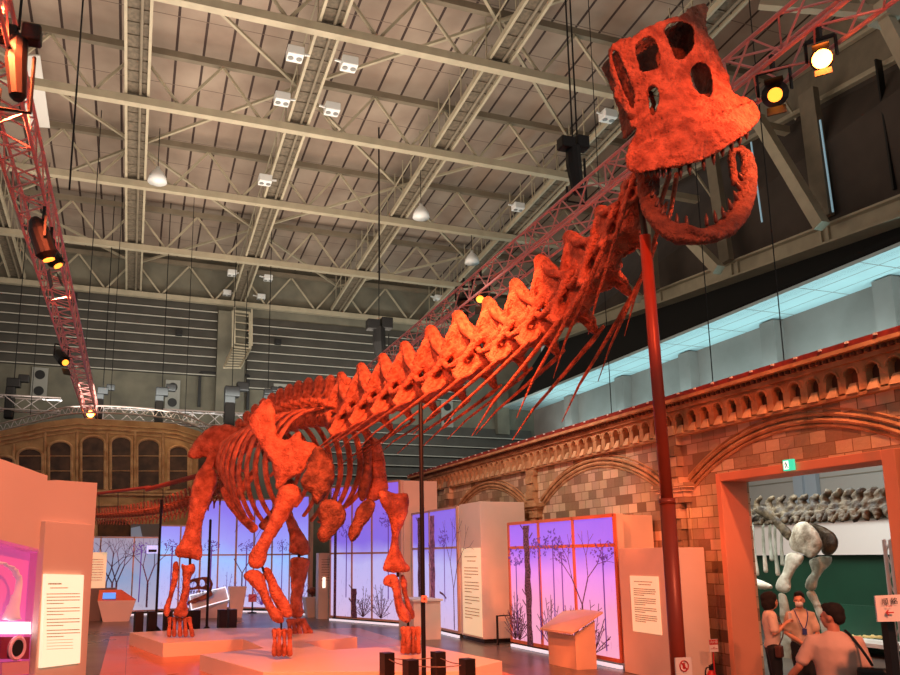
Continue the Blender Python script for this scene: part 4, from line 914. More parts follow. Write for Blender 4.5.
# girdles and limbs
def inflate(mb,poly,Y,rmax,step=2.2,tilt=(0,0),soft=1.):
    poly=smooth_poly(poly,3); vs,fs=fill2d(poly,(),step); n=len(poly)
    cx=sum(p[0] for p in poly)/n; cyy=sum(p[1] for p in poly)/n; f_=[];b_=[]
    def ds(x,y):
        m=1e9
        for i in range(n):
            ax_,ay=poly[i]; bx,by=poly[(i+1)%n]; dx,dy=bx-ax_,by-ay; L=dx*dx+dy*dy
            t=0 if L<1e-9 else max(0,min(1,((x-ax_)*dx+(y-ay)*dy)/L)); m=min(m,(x-ax_-t*dx)**2+(y-ay-t*dy)**2)
        return math.sqrt(m)
    dd=[ds(x,y) for x,y in vs]; w=max(dd)
    for (x,y),d in zip(vs,dd):
        d0=Y+tilt[0]*(x-cx)+tilt[1]*(y-cyy); p=P(x,y,Y=d0); v=(p-O).normalized(); k=min(1,d/(w*soft)); h=rmax*(.12+.88*math.sqrt(max(0,1-(1-k)**2)))
        f_.append(p-v*h); b_.append(p+v*h)
    shell(mb,f_,b_,fs); return mb
ZQ=lambda l: [(160+x/2.289,380+y/2.289) for x,y in l]
def ibone(name,poly,Y,r,m=BONE,vox=.028,disp=.045,tilt=(0,0),soft=1.,label=None):
    q=MB(); inflate(q,poly,Y,r,2.2,tilt,soft); return sobj(name,q,m,sk,vox,1,disp,.16,.02,.05,label=label)
def pbone(name,poly,Y,th=.14,bulge=.12,tilt=(0,0),m=BONE,disp=.06):
    q=MB(); inflate(q,poly,Y,(th+bulge)*.5,2.2,tilt,.5); return sobj(name,q,m,sk,.028,1,disp,.2,.022,.05)
pbone('scapula',[(270,399),(275,410),(276,430),(280,438),(288,439),(300,431),(303,440),(315,444),(314,454),(308,460),(304,472),(290,479),(279,489),(275,486),(275,470),(268,458),(256,438),(248,422),(254,412),(262,402)],14.9,.13,.14,(-.012,-.004))
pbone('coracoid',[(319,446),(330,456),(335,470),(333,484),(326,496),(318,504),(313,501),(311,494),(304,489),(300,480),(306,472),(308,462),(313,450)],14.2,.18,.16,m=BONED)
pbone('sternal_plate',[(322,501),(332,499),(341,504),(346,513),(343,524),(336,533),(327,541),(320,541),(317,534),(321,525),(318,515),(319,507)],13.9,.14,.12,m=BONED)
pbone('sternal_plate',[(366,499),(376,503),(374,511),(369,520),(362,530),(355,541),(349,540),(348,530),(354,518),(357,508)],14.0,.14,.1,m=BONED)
pbone('scapula',[(371,438),(379,441),(384,455),(386,472),(388,488),(384,499),(376,500),(370,505),(366,498),(371,478),(369,455)],14.7,.25,.1)
pbone('clavicle',[(363,446),(370,440),(372,470),(368,495),(361,502),(358,490),(363,470)],14.5,.2,.06,m=BONED)
pbone('ilium',[(187,456),(190,449),(198,437),(207,429),(217,425),(230,425),(243,430),(243,445),(236,458),(228,472),(220,474),(213,466),(207,457),(193,459)],19.0,.16,.1)
bone('ilium_peduncle',[([(213,452,5),(210,462,5),(206,470,6)],18.9,.8)])
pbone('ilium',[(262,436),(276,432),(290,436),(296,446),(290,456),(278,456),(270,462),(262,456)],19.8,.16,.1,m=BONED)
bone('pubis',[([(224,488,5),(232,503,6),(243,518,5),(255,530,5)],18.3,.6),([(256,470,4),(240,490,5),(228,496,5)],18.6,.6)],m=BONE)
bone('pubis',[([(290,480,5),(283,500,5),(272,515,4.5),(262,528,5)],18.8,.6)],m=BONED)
ibone('femur',ZQ([(95,200),(112,196),(128,210),(131,235),(121,262),(106,300),(97,330),(93,362),(98,400),(88,413),(70,409),(55,407),(38,404),(34,390),(50,365),(60,330),(65,300),(68,270),(75,240),(84,215)]),18.95,.17)
ibone('tibia',ZQ([(48,420),(60,424),(78,420),(81,436),(71,450),(68,480),(62,510),(64,535),(50,544),(35,542),(29,535),(42,510),(50,480),(52,450)]),19.0,.13)
ibone('fibula',ZQ([(35,414),(43,420),(43,445),(35,480),(26,510),(21,541),(10,539),(9,522),(19,490),(27,450),(29,424)]),19.05,.08)
bone('knee_mount',[([(190,556,1.6),(190,568,1.6)],19.0,1)],m=DARKST,disp=0,d2=0)
for k,(x0,x1) in enumerate(((170,169),(175,174),(180,180),(185,185.5),(189,192))):
    bone('metatarsal',[([(x0,618,3.0),((x0+x1)/2,625,1.9),(x1,633,2.6),(x1+.5,636,2.4)],19.25-.05*k,.9)],.022,.015,.1)
ibone('femur',ZQ([(276,240),(296,240),(298,275),(303,305),(313,325),(327,350),(341,375),(343,394),(326,403),(308,399),(295,393),(298,375),(294,350),(287,320),(281,290)]),19.55,.15)
ibone('tibia',ZQ([(300,409),(320,405),(342,411),(340,432),(331,470),(326,500),(328,535),(318,546),(301,541),(297,520),(300,480),(298,440)]),19.4,.15)
bone('knee_mount',[([(299,552,1.8),(299,562,1.8)],19.5,1)],m=DARKST,disp=0,d2=0)
for k,(x0,x1) in enumerate(((289,290),(293,295),(297,300),(300,306),(303,311))):
    bone('metatarsal',[([(x0,620,3.2),((x0+x1)/2,626,2.2),(x1,633,2.8)],19.1,.9)],.022,.015,.1)
ibone('humerus',ZQ([(278,244),(300,237),(320,249),(323,270),(308,291),(290,320),(266,355),(249,385),(244,415),(232,429),(215,431),(201,421),(204,400),(224,370),(245,330),(261,290),(268,260)]),14.35,.15)
ibone('ulna',ZQ([(190,446),(210,434),(232,439),(241,455),(246,480),(262,515),(283,540),(281,556),(262,555),(250,537),(235,507),(217,477),(199,461)]),14.35,.12)
ibone('radius',ZQ([(239,430),(252,431),(262,449),(275,475),(295,508),(304,535),(291,546),(275,537),(262,512),(250,487),(245,465),(236,446)]),14.5,.09)
bone('elbow_mount',[([(261,564,1.8),(264,572,1.8)],14.35,1)],m=DARKST,disp=0,d2=0)
bone('wrist_mount',[([(281,622,1.6),(281,630,1.6)],14.35,1)],m=DARKST,disp=0,d2=0)
for k,x in enumerate((274.5,279,284,289.5)):
    bone('metacarpal',[([(x,630,3.4),(x+.3,640,2.2),(x,650,3.2),(x,655,3.2)],14.45-.06*(k%2),.95)],.022,.015,.1)
ibone('humerus',ZQ([(499,259),(515,251),(540,261),(567,260),(569,290),(561,320),(549,350),(546,380),(560,412),(573,436),(545,441),(511,436),(514,415),(525,390),(530,350),(521,312),(507,286)]),14.25,.15)
ibone('ulna',ZQ([(511,456),(525,445),(545,450),(552,480),(556,510),(572,535),(574,550),(562,556),(548,545),(540,530),(535,500),(530,475),(514,469)]),14.25,.12)
ibone('radius',ZQ([(550,447),(562,448),(566,470),(569,500),(582,528),(582,545),(572,549),(564,530),(558,500),(552,475)]),14.4,.08)
bone('elbow_mount',[([(398,569,1.8),(398,577,1.8)],14.25,1)],m=DARKST,disp=0,d2=0)
bone('wrist_mount',[([(408,618,1.8),(408,628,1.8)],14.25,1)],m=DARKST,disp=0,d2=0)
for k,x in enumerate((403.5,408,413,418)):
    bone('metacarpal',[([(x,628,3.6),(x+.3,638,2.5),(x,646,3.2),(x,652.5,3.2)],14.25-.05*(k%2),.95)],.022,.015,.1)
# ---- skull
out_=[(609,54),(613,45),(622,39),(632,38),(642,30),(656,24),(668,19),(679,17),(688,10),(697,5),(704,4),(707,8),(706,24),(708,36),(714,42),(718,54),(722,64),(728,76),(732,92),(738,96),(747,99),(755,105),(759,114),(757,122),(748,132),(738,139),(722,149),(706,158),(690,164),(668,168),(650,170),(640,173),(630,170),(626,160),(628,150),(633,138),(637,128),(632,126),(628,116),(622,105),(615,98),(614,90),(616,84),(611,74)]
ho=[smooth_poly(h,3) for h in ([(612,52),(618,53),(624,66),(630,80),(635,96),(633,109),(627,99),(620,83),(614,66)],[(637,44),(649,36),(657,44),(660,57),(659,68),(650,70),(642,72),(636,57)],[(664,28),(676,22),(691,25),(694,34),(692,50),(678,61),(669,44)],[(690,71),(698,62),(708,66),(712,79),(711,96),(701,95),(692,86)],[(648,88),(656,86),(659,96),(658,106),(653,116),(649,106)])]
U=Vector((.927,-.375)); V=Vector((.375,.927)); SC=Vector((681,92)); SY=7.0
def sdepth(x,y):
    d=Vector((x,y))-SC; u=d.dot(U); v=d.dot(V)
    hw=52+ (20 if v>35 else 0)
    a=min(1.12,abs(u-(-2))/hw)
    return SY+.28*a**2.6 + .22*max(0,-v)/70 -.42*max(0,min(1,(v+5)/60))+ .07*math.exp(-((v-5)/20)**2) +.03*math.sin(u*.12)
vs,fs=fill2d(smooth_poly(out_,2),ho,2.2)
fr_=[];bk_=[]
for x,y in vs:
    dd=sdepth(x,y); fr_.append(P(x,y,Y=dd)); 
    d=Vector((x,y))-SC; bk_.append(P(x,y,Y=dd+.07+ (.10 if d.dot(V)>45 else 0)))
q=MB(); shell(q,fr_,bk_,fs)
# side walls running back from the rim, left and right, with a lower cheek bar
def strip(pts,back,th):
    pts=[((x-681)*.95+681,(y-92)*.97+92) for x,y in pts]
    for i in range(len(pts)-1):
        a=P(*pts[i],Y=sdepth(*pts[i])+.02); b=P(*pts[i+1],Y=sdepth(*pts[i+1])+.02); n=len(pts)-1
        q.prism([a,b,b+Vector((.02,back,0)),a+Vector((.02,back,0))],Vector((th,0,.01)))
SK=q; q=MB(); strip([(613,48),(620,62),(626,78),(632,94),(634,110),(638,124)],.38,.05)
strip([(705,10),(705,24),(710,42),(716,56),(722,70),(729,86)],.42,-.05)
strip([(615,44),(632,40),(650,30),(670,22),(688,13),(703,7)],.42,.03)
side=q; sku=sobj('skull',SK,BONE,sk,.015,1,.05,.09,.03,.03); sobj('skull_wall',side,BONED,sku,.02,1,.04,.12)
q=MB(); cb_=[P(x,y,Y=SY+.66) for x,y in((618,50),(640,40),(672,26),(702,14),(712,46),(706,62),(680,74),(650,90),(632,92))]; q.prism(cb_,(0,.05,0)); sobj('braincase',q,BONED,sku,.025,1,.06,.12)  # skull sides and inside take darker bone as painted shade
q=MB(); q.tube([P(628,116,Y=7.3),P(645,120,Y=7.25),P(665,110,Y=7.2),P(690,100,Y=7.3),P(712,96,Y=7.25)],.045,8); q.tube([P(650,92,Y=7.3),P(654,104,Y=7.35),P(650,118,Y=7.3)],.035,8); sobj('palate',q,BONED,sku,.02,2,.02,.1)
# upper teeth
def tooth(x,y,Y,l,par,r=.02,dirx=0,up=False):
    a=P(x,y,Y=Y); q=MB(); e=a+Vector((dirx,0,l if up else -l)); q.tube([a,a.lerp(e,.55),e],[(r,r*.8),(r*.95,r*.75),(r*.25,r*.2)],8); return obj('tooth',q,TOOTH,par,True)
upt=[(639,166),(645,168),(651,169),(657,169),(663,169),(669,168),(680,166),(689,163),(703,158),(713,153),(722,148),(731,142),(739,137),(746,131)]
for i,(x,y) in enumerate(upt): tooth(x,y,sdepth(x,y)+.08,.15 if i in(6,7,8,9) else .11,sku,.03)
# lower jaw
jl=[(x,y,r*1.15,Y) for x,y,r,Y in ((640,160,6,7.35),(645,182,7.5,7.2),(649,203,8.5,7.0),(657,219,9.5,6.85),(672,231,10.5,6.72),(690,235,11,6.66),(708,235,11,6.68),(724,229,10.5,6.74),(738,214,9.5,6.86),(746,195,8,7.02),(749,175,7.5,7.15),(747,158,6.5,7.28),(740,148,5,7.38))]
q=MB(); wtube(q,jl,Y=7,flat=.55,sub=5)
wtube(q,[(676,240,8,6.68),(694,240,9,6.64),(712,238,8,6.68)],Y=7,flat=.6)
wtube(q,[(740,150,4,7.35),(732,152,4,7.3),(732,168,4.5,7.2),(736,185,4,7.1)],Y=7,flat=.7)
wtube(q,[(638,158,6,7.35),(650,160,5,7.3),(656,172,4,7.2),(655,195,4,7.1)],Y=7,flat=.7)
jw=sobj('lower_jaw',q,JAWB,sk,.02,2,.035,.12,.02,.04)
for i,(x,y,Y,l,dx) in enumerate(((650,186,7.05,.07,.04),(652,196,6.98,.08,.04),(656,206,6.9,.08,.04),(662,215,6.83,.09,.03),(669,221,6.78,.09,.02),(677,225,6.74,.10,.01),(687,226,6.7,.09,0),(707,225,6.7,.10,0),(716,222,6.72,.10,-.01),(724,217,6.76,.09,-.02),(731,209,6.82,.09,-.03),(737,200,6.9,.08,-.04),(740,190,6.98,.07,-.05),(742,180,7.05,.07,-.05))): tooth(x,y,Y-.03,l*1.4,jw,.027,dx,True)
for a,b in(((669,176),(660,206)),((677,174),(670,216))):
    q=MB(); q.tube([P(a[0],a[1],Y=7.5),P(b[0],b[1],Y=7.4)],[.035,.025],8); obj('throat_rod',q,BONE,sk,True)
# ---- mounts
pt_=P(645,236,Y=7.1); pb_=P(678,660,Y=7.1)
t=thing('support_pole','thick red steel pole holding up the skull end of the neck','support pole',(pb_.x,7.1,0))
bx_=pb_.x-.0; q=MB(); q.tube([(bx_,7.1,0),(bx_,7.1,2.7)],.082,16,cap=False); obj('lower_tube',q,STEELR,t,True)
q=MB(); q.tube([(bx_,7.1,2.68),pt_],.066,16,cap=False); obj('upper_tube',q,STEELR,t,True)
q=MB(); q.tube([(bx_,7.1,2.66),(bx_,7.1,2.72)],.088,16,cap=False); obj('collar',q,STEELR,t,True); q=MB(); q.lathe((bx_,7.1,0),[(.3,0),(.3,.03),(.09,.06)],20); obj('base_plate',q,STEELR,t)
q=MB(); q.tube([pt_+v3(0,0,-.3),pt_,P(640,200,Y=7.5)],[.045,.04,.03],10); obj('cradle',q,DARKST,t)
q=MB(); c=P(423,600,Y=11.4); 
t=thing('thin_prop','thin black pole under the neck with a small pink no-touching tag','support pole',(c.x,11.4,0)); zt_=P(420.5,406,Y=11.6).z
q.tube([(c.x,11.4,0),(c.x,11.4,zt_)],.035,10); obj('pole',q,DARKST,t); q=MB(); q.box((c.x,11.35,c.z+.02),(.09,.02,.1)); obj('tag_plate',q,mat('pink_tag',(236,170,150),.5),t); q=MB(); q.ell((c.x,11.337,c.z+.02),(.018,.003,.018),10); obj('tag_symbol',q,REDINK,t)
n=0
for x,y0,Yp in((161.5,500,22.6),(210.5,520,22.)):
    a=P(x,y0,Y=Yp); t=thing('thin_prop',['thin dark pole with round foot under the tail, left of the hind leg','thin dark pole rising right of the hind leg'][n],'support pole',(a.x,a.y,0)); n+=1
    q=MB(); q.tube([(a.x,a.y,0),a],.035,8); obj('pole',q,DARKST,t); q=MB(); q.lathe((a.x,a.y,0),[(.3,0),(.3,.03),(.05,.3)],16); obj('foot',q,DARKST,t)
t=thing('tail_support_beam','thin red steel beam carried above the tail on wires','support beam',P(147,489,Y=24.5))
q=MB(); q.tube([P(95,494,Y=27.5),P(150,487,Y=24.5)],.05,8); obj('far_tube',q,STEELR,t); q=MB(); q.tube([P(147,489.5,Y=24.5),P(197,476,Y=20.8)],.07,8); obj('near_tube',q,STEELR,t)
for x,Yq in((99,27.2),(118,26.2),(144,24.8),(163,23.4)): 
    a=P(x,493-(x-95)*.12,Y=Yq); b=P(x,513,Y=Yq); q=MB(); q.tube([a,b],.012,5); obj('wire',q,DARKST,t)
# ================================================================ bollards
def bollard(x,y,label,group,cordto=None,h=.7,w=.17,p=None):
    p=P(x,y,Z=h) if p is None else p; t=thing('rope_bollard',label,'bollard',(p.x,p.y,0),group)
    q=MB(); q.box((p.x,p.y,h/2),(w,w,h),rz=.2); obj('post',q,mat('bollard_black',(26,22,22),.4),t,bev=.004)
    return p
bl=[]
for (x,y,l) in((387,652.5,'black bollard at the back left of the four around the thin pole'),(410.5,659.5,'black bollard at the front left of the four around the thin pole'),(438,651.5,'black bollard at the back right of the four around the thin pole'),(467,658.5,'black bollard at the front right of the four around the thin pole')): bl.append(bollard(x,y,l,'bollards around the thin pole'))
def cord(a,b,z,label,r=.008):
    q=MB(); a=Vector((a.x,a.y,z)); b=Vector((b.x,b.y,z)); pts=[a.lerp(b,k/8)-v3(0,0,.03*math.sin(PI*k/8)) for k in range(9)]; q.tube(pts,r,6); tag(obj('slack_rope',q,mat('grey_cord',(120,104,100),.5)),label,'rope','ropes between the bollards')
cord(bl[0],bl[2],.62,'grey cord between the two back bollards by the thin pole'); cord(bl[0],bl[1],.62,'grey cord between the two left bollards by the thin pole'); cord(bl[1],bl[3],.62,'grey cord between the two front bollards by the thin pole'); cord(bl[2],bl[3],.62,'grey cord between the two right bollards by the thin pole')
far=[(139,611,'far bollard, first from the left behind the platform'),(152,611.5,'far bollard, second from the left behind the platform'),(168,612,'far bollard behind the hind foot'),(188,618.5,'reddish far bollard right behind the hind foot'),(195.5,618.5,'reddish far bollard just right of the hind foot'),(222,618,'dark far bollard of a touching pair between the legs'),(232,618,'reddish far bollard of a touching pair between the legs')]
for x,y,l in far:
    bollard(x,y,l,'far bollards behind the platform',h=.7,p=P(x,y+1,Y=22.6),w=.22)
# ================================================================ reading desk (lectern)
t=thing('reading_desk','orange-lit wooden reading desk with slanted top before the pink screen','desk',P(572,672,Z=0))
DSK=mat('desk_board',(222,190,160),.5,var=.08,vs=2)
p=P(549,663,Z=0)
def E(x,y,dx=0): return P(x,y,Y=11.7)
Yd=11.7
f0=P(549,664,Z=0); f1=P(578,670,Z=0); g1=P(597,669,Z=0)
xf0,yf0=f0.x,f0.y; 
zt=P(550,631,Y=f0.y).z; 
q=MB(); q.prism([f0,f1,v3(f1.x,f1.y,P(578,636,Y=f1.y).z),v3(f0.x,f0.y,zt)],(f1-f0).cross(v3(0,0,1)).normalized()*-.03); obj('front_board',q,DSK,t)
q=MB(); q.prism([f1,g1,v3(g1.x,g1.y,P(595,621,Y=g1.y).z),v3(f1.x,f1.y,P(578,634,Y=f1.y).z)],v3(-.03,-.0,0)); obj('side_board',q,DSK,t)
A1,A2,A3,A4=P(540,630,Y=f0.y-.05),P(572,634.5,Y=f1.y-.12),P(603,613.5,Y=g1.y-.1),P(568,609,Y=f0.y+.9)
q=MB(); q.prism([A1,A2,A3,A4],(0,0,.035)); tp_=obj('slanted_top',q,DSK,t)
q=MB()
for k in range(6):
    a=A1.lerp(A4,.25+.1*k); b=A2.lerp(A3,.25+.1*k); 
    for j in range(7): u=a.lerp(b,.2+.09*j)+v3(0,0,.037); w2=a.lerp(b,.2+.09*j+.05)+v3(0,0,.037); q.bar(u,w2,.02,.002)
obj('raised_text',q,INK,tp_)
# ================================================================ signs at right
t=thing('no_touching_sign','white sign with red prohibition circle at the foot of the red pole','sign',P(683,668,Y=6.6))
c=P(683.5,668,Y=6.6); q=MB(); q.box(c,(.19,.015,.2)); obj('sign_plate',q,SIGNW,t)
q=MB(); cc=c+v3(-.0,-.012,.02); rr=.05; q.tube([cc+v3(rr*math.cos(a),0,rr*math.sin(a)) for a in [2*PI*i/20 for i in range(21)]],.006,6,cap=False); q.bar(cc+v3(-.035,0,.035),cc+v3(.035,0,-.035),.01,.01); obj('prohibition_ring',q,REDINK,t)
q=MB(); q.box(cc+v3(.0,.002,-.012),(.03,.003,.03))
for k in range(4): q.bar(cc+v3(-.012+.008*k,.002,0),cc+v3(-.014+.009*k,.002,.03),.003,.005)
obj('hand_symbol',q,REDINK,t); q=MB(); q.tube([(c.x,c.y+.03,0),(c.x,c.y+.03,c.z-.1)],.012,6); obj('post',q,DARKST,t)
t=thing('arrow_sign','white route sign with red left arrow on a black stand at the right edge','sign',P(893,610,Y=4.6))
Ya=4.9; n_=Vector((-.75,-.66,0)); 
cA=P(875,596,Y=Ya); cB=P(910,594,Y=Ya-.12); hS=(P(875,622,Y=Ya).z-cA.z)
q=MB(); q.prism([cA,cB,cB+v3(0,0,hS*1.04),cA+v3(0,0,hS)],Vector((.01,.02,0))); obj('sign_plate',q,SIGNW,t)
dS=(cB-cA).normalized(); nS=dS.cross(v3(0,0,1)).normalized(); 
if nS.dot(O-cA)<0: nS=-nS
mid=P(889,601.5,Y=Ya-.05); mm=Matrix((dS,v3(0,0,1),nS)).transposed().to_4x4(); mm.translation=mid+nS*.012
text('route_text','順 路',.055,INK,t,mm)
m2=mm.copy(); m2.translation=P(888,606,Y=Ya-.05)+nS*.012; text('small_text','Route',.018,REDINK,t,m2)
q=MB(); c=P(889,612.5,Y=Ya-.05)+nS*.012; q.bar(c-dS*.028,c+dS*.03,.01,.004,up=nS)
q.bar(c-dS*.028,c-dS*.008+v3(0,0,.02),.009,.004,up=nS); q.bar(c-dS*.028,c-dS*.008-v3(0,0,.02),.009,.004,up=nS); obj('arrow',q,REDINK,t)
q=MB(); c=P(894,630,Y=Ya); q.bar((c.x,c.y+.05,0),(c.x,c.y+.05,cA.z+.0),.08,.06); obj('stand_post',q,BLACK,t)
# fire extinguisher + plate
t=thing('fire_extinguisher','red fire extinguisher by the brick wall left of the doorway','fire extinguisher',P(711,690,Y=11.2)); c=P(711.5,674,Y=10.9)
q=MB(); q.lathe((c.x,c.y,c.z-.42),[(.07,0),(.08,.03),(.08,.4),(.05,.46),(.02,.49)],16); obj('cylinder',q,RED,t,True)
q=MB(); q.box((c.x,c.y,c.z+.1),(.05,.05,.08)); q.bar((c.x,c.y,c.z+.14),(c.x+.07,c.y,c.z+.16),.02); obj('valve_handle',q,BLACK,t); q=MB(); q.tube(catmull([(c.x,c.y,c.z+.1),(c.x-.09,c.y,c.z+.1),(c.x-.12,c.y,c.z-.02),(c.x-.09,c.y-.02,c.z-.15)],5),.012,6); obj('hose',q,BLACK,t)
t=thing('extinguisher_plate','small red and white fire extinguisher notice above the extinguisher','sign',P(713,655,Y=10.9)); c=P(713.5,645.5,Y=10.8)
q=MB(); q.box(c,(.17,.012,.2)); obj('plate',q,SIGNW,t); q=MB(); q.box(c+v3(0,-.008,.055),(.17,.004,.08)); obj('red_band',q,RED,t)
m3=facing(c+v3(0,-.012,.055),(0,-1,0)); text('band_text','消火器',.05,WHITE,t,m3); m3=facing(c+v3(0,-.009,-.04),(0,-1,0)); text('body_text','FIRE\nEXTINGUISHER',.02,REDINK,t,m3); q=MB(); q.tube([(c.x,c.y+.02,0),(c.x,c.y+.02,c.z)],.012,6); obj('post',q,RED,t)
# ================================================================ lighting trusses
def boxtruss(name,label,A,B,s,m,pitch=.5,r=.03,up=Vector((0,0,1)),group=None,h=None):
    A=Vector(A);B=Vector(B);d=(B-A).normalized();x=d.cross(up).normalized();z=x.cross(d); h=h or s
    t=thing(name,label,'lighting truss',(A+B)/2,group); cs_=[(-1,-1),(1,-1),(1,1),(-1,1)]
    for a,b in cs_: q=MB(); o_=x*a*s/2+z*b*h/2; q.tube([A+o_,B+o_],r,8,cap=False); obj('chord',q,m,t)
    q=MB(); n=max(2,int((B-A).length/pitch))
    for k in range(4):
        a,b=cs_[k],cs_[(k+1)%4]
        for i in range(n):
            u=A.lerp(B,i/n); w=A.lerp(B,(i+1)/n); oa=x*a[0]*s/2+z*a[1]*h/2; ob=x*b[0]*s/2+z*b[1]*h/2
            if i%2: oa,ob=ob,oa
            q.bar(u+oa,w+ob,r*.8,r*.8)
            if i%6==0: q.bar(u+oa,u+ob,r*.8,r*.8)
    obj('lacing',q,m,t); return t
boxtruss('lighting_truss','long red-lit lattice lighting truss hanging along the left of the hall',(-2,36.3,8.5),(-2,5,8.55),.52,ALUP)
boxtruss('lighting_truss','long red-lit lattice lighting truss running over the neck to top right',(8,29,8.6),(8,2,8.9),.55,ALUP)
a=P(103,414,Y=36.5); b=P(262,421,Y=36.5); boxtruss('stage_truss','pale horizontal lattice truss in front of the far wall, right of the red-lit truss foot',(a.x,36.5,a.z),(b.x,36.5,a.z),.62,ALU,.62,.035)
a=P(-15,404,Y=36.); b=P(61,406,Y=36.); boxtruss('stage_truss','pale horizontal lattice truss in front of the far wall, at the left edge',(a.x,36,b.z),(b.x,36,b.z),.6,ALU,.62,.035)
t=thing('curved_truss','pale curved lattice truss just above the museum facade at left','lighting truss',P(40,420,Y=34.5))
cvp=[(-20,436),(0,431),(30,423),(62,415),(85,413),(110,413),(150,416),(185,422),(212,434)]
for off in(0,-7): q=MB(); q.tube(catmull([P(x,y+off,Y=34.3) for x,y in cvp],4),.035,6); obj('chord',q,ALU,t)
q=MB(); cc=catmull([P(x,y,Y=34.3) for x,y in cvp],8); c2=catmull([P(x,y-7,Y=34.3) for x,y in cvp],8)
for i in range(len(cc)-1): q.bar(cc[i] if i%2 else c2[i],c2[i+1] if i%2 else cc[i+1],.025)
obj('lacing',q,ALU,t)
for x,y in((30,420),(110,410),(185,418)):
    p=P(x,y,Y=34.3); q=MB(); q.tube([p,v3(p.x,p.y,zlow(p.x,p.y)+2.45)],.015,5); obj('hanging_wire',q,DARKST,t)
# ---- spotlights with housings
LAMPG=mat('lamp_lens_orange',(255,200,120),.3,emit=(255,140,40),es=3)
LAMPB=mat('lamp_lens_hot',(255,220,160),.3,emit=(255,120,40),es=40)
def lamp(px,py,label,tgt,on=None,s=1,X=None,Y=None):
    p=P(px,py,X=X) if X is not None else P(px,py,Y=Y); d=(Vector(tgt)-p).normalized(); t=thing('stage_spotlight',label,'spotlight',p,'spotlights on the trusses')
    q=MB(); q.tube([p-d*.28*s,p-d*.15*s,p+d*.2*s],[.09*s,.14*s,.15*s],14); obj('housing',q,BLACK,t)
    q=MB(); q.tube([p+d*.285*s,p+d*.3*s],(.12 if on!=LAMPG else .08)*s,14,cap=False); obj('lens',q,on or mat('lens_dark',(60,50,40),.2),t)
    q=MB(); x=d.cross(v3(0,0,1)).normalized(); q.bar(p+x*.18*s,p+x*.18*s+v3(0,0,.3*s),.04,.02); q.bar(p-x*.18*s,p-x*.18*s+v3(0,0,.3*s),.04,.02); q.bar(p-x*.18*s+v3(0,0,.3*s),p+x*.18*s+v3(0,0,.3*s),.04); q.bar(p+v3(0,0,.3*s),p+v3(0,0,.5*s),.05); obj('yoke',q,BLACK,t)
    for k in(-1,1): q=MB(); e=p+d*.3*s+v3(0,0,k*.15*s); q.bar(e,e+d*.16*s+v3(0,0,k*.08*s),.2*s,.01); obj('barn_door',q,BLACK,t)
    return p,d
ckk=(3.5,10,4)
lamp(42,240,'black spotlight with warm barn doors on the left truss, upper','0' and (0,14,3),LAMPG,1.2,X=-1.7)
lamp(50,253,'black spotlight on the left truss just below the upper one',(2,14,2),LAMPG,1.,X=-1.7)
lamp(61,357,'small glowing spotlight half way down the left truss',(2,18,2),LAMPG,1.2,X=-2.3)
lamp(90,412,'glowing spotlight at the foot of the left truss',(0,20,1.5),LAMPB,1.2,X=-2)
lamp(464,300,'black spotlight on the right truss, left of a pair above the neck',(5,12,3),None,1.2,X=8)
lamp(481,293,'black spotlight with yellow-lit flap on the right truss, right of a pair above the neck',(5,12,3),LAMPG,1.2,X=8)
pA,_=lamp(775,93,'spotlight with yellow glowing lens right of the skull',(1,1,2),LAMPG,1.15,X=8.1)
pB,_=lamp(822,59,'blazing orange spotlight on the truss at top right',(0,0,2.2),LAMPB,.95,X=8.1)
# ---- black hoists / speakers
def hoist(px,py,Y,label,s=1,stand=True):
    p=P(px,py,Y=Y); t=thing('chain_hoist',label,'chain hoist',p,'black chain hoists'); 
    q=MB(); q.box(p+v3(-.25*s,0,.1*s),(.5*s,.4*s,.4*s)); q.box(p+v3(.3*s,0,.2*s),(.45*s,.4*s,.45*s)); obj('motor',q,BLACK,t,bev=.03)
    q=MB(); q.tube([p+v3(0,0,0),p+v3(0,0,-.6*s),p+v3(.1*s,0,-1.5*s)],[.24*s,.26*s,.2*s],10); obj('chain_bag',q,BLACK,t)
    q=MB(); q.tube([p+v3(0,0,.3*s),v3(p.x,p.y,zlow(p.x,p.y)+2.45)],.018,6); obj('chain',q,DARKST,t)
    q=MB(); q.tube([p+v3(-.3*s,0,-1.4*s),p+v3(-.3*s,0,-1.9*s),p+v3(.4*s,0,-1.9*s),p+v3(.4*s,0,-.2)],.025,6); obj('cable_loop',q,BLACK,t); return p
hoist(573,148,12.5,'black chain hoist hanging left of the skull above the neck',.62)
hoist(18,40,9.6,'black chain hoist at the top left corner on the truss',.5)
hoist(379,328,28,'black chain hoist before the far wall above the back of the neck',1.0)
n=0
for x,y,s,l in((14,383,1.1,'at the far left by the concrete wall'),(103,391,.9,'just right of the left truss foot'),(162,392,1.1,'above the pale truss, left of the twin-circle vent'),(232,392,1.4,'bulky cluster below the ladder cage'),(268,392,.8,'just left of the shoulder blade')):
    p=P(x,y,Y=36.3); t=thing('rigging_motor','black rigging motor over the pale trusses, '+l,'rigging motor',p,'black rigging motors on the far trusses')
    q=MB(); q.box(p,(.5*s,.4*s,.35*s)); q.box(p+v3(.35*s,0,.2*s),(.4*s,.3*s,.3*s)); obj('motor',q,BLACK,t,bev=.04); q=MB(); q.box(p+v3(-.1,0,-.8*s),(.35*s,.35*s,1.3*s)); obj('chain_bag',q,BLACK,t,bev=.06); q=MB(); q.tube([p,v3(p.x,p.y,zlow(p.x,p.y)+2.45)],.02,5); obj('chain',q,DARKST,t)
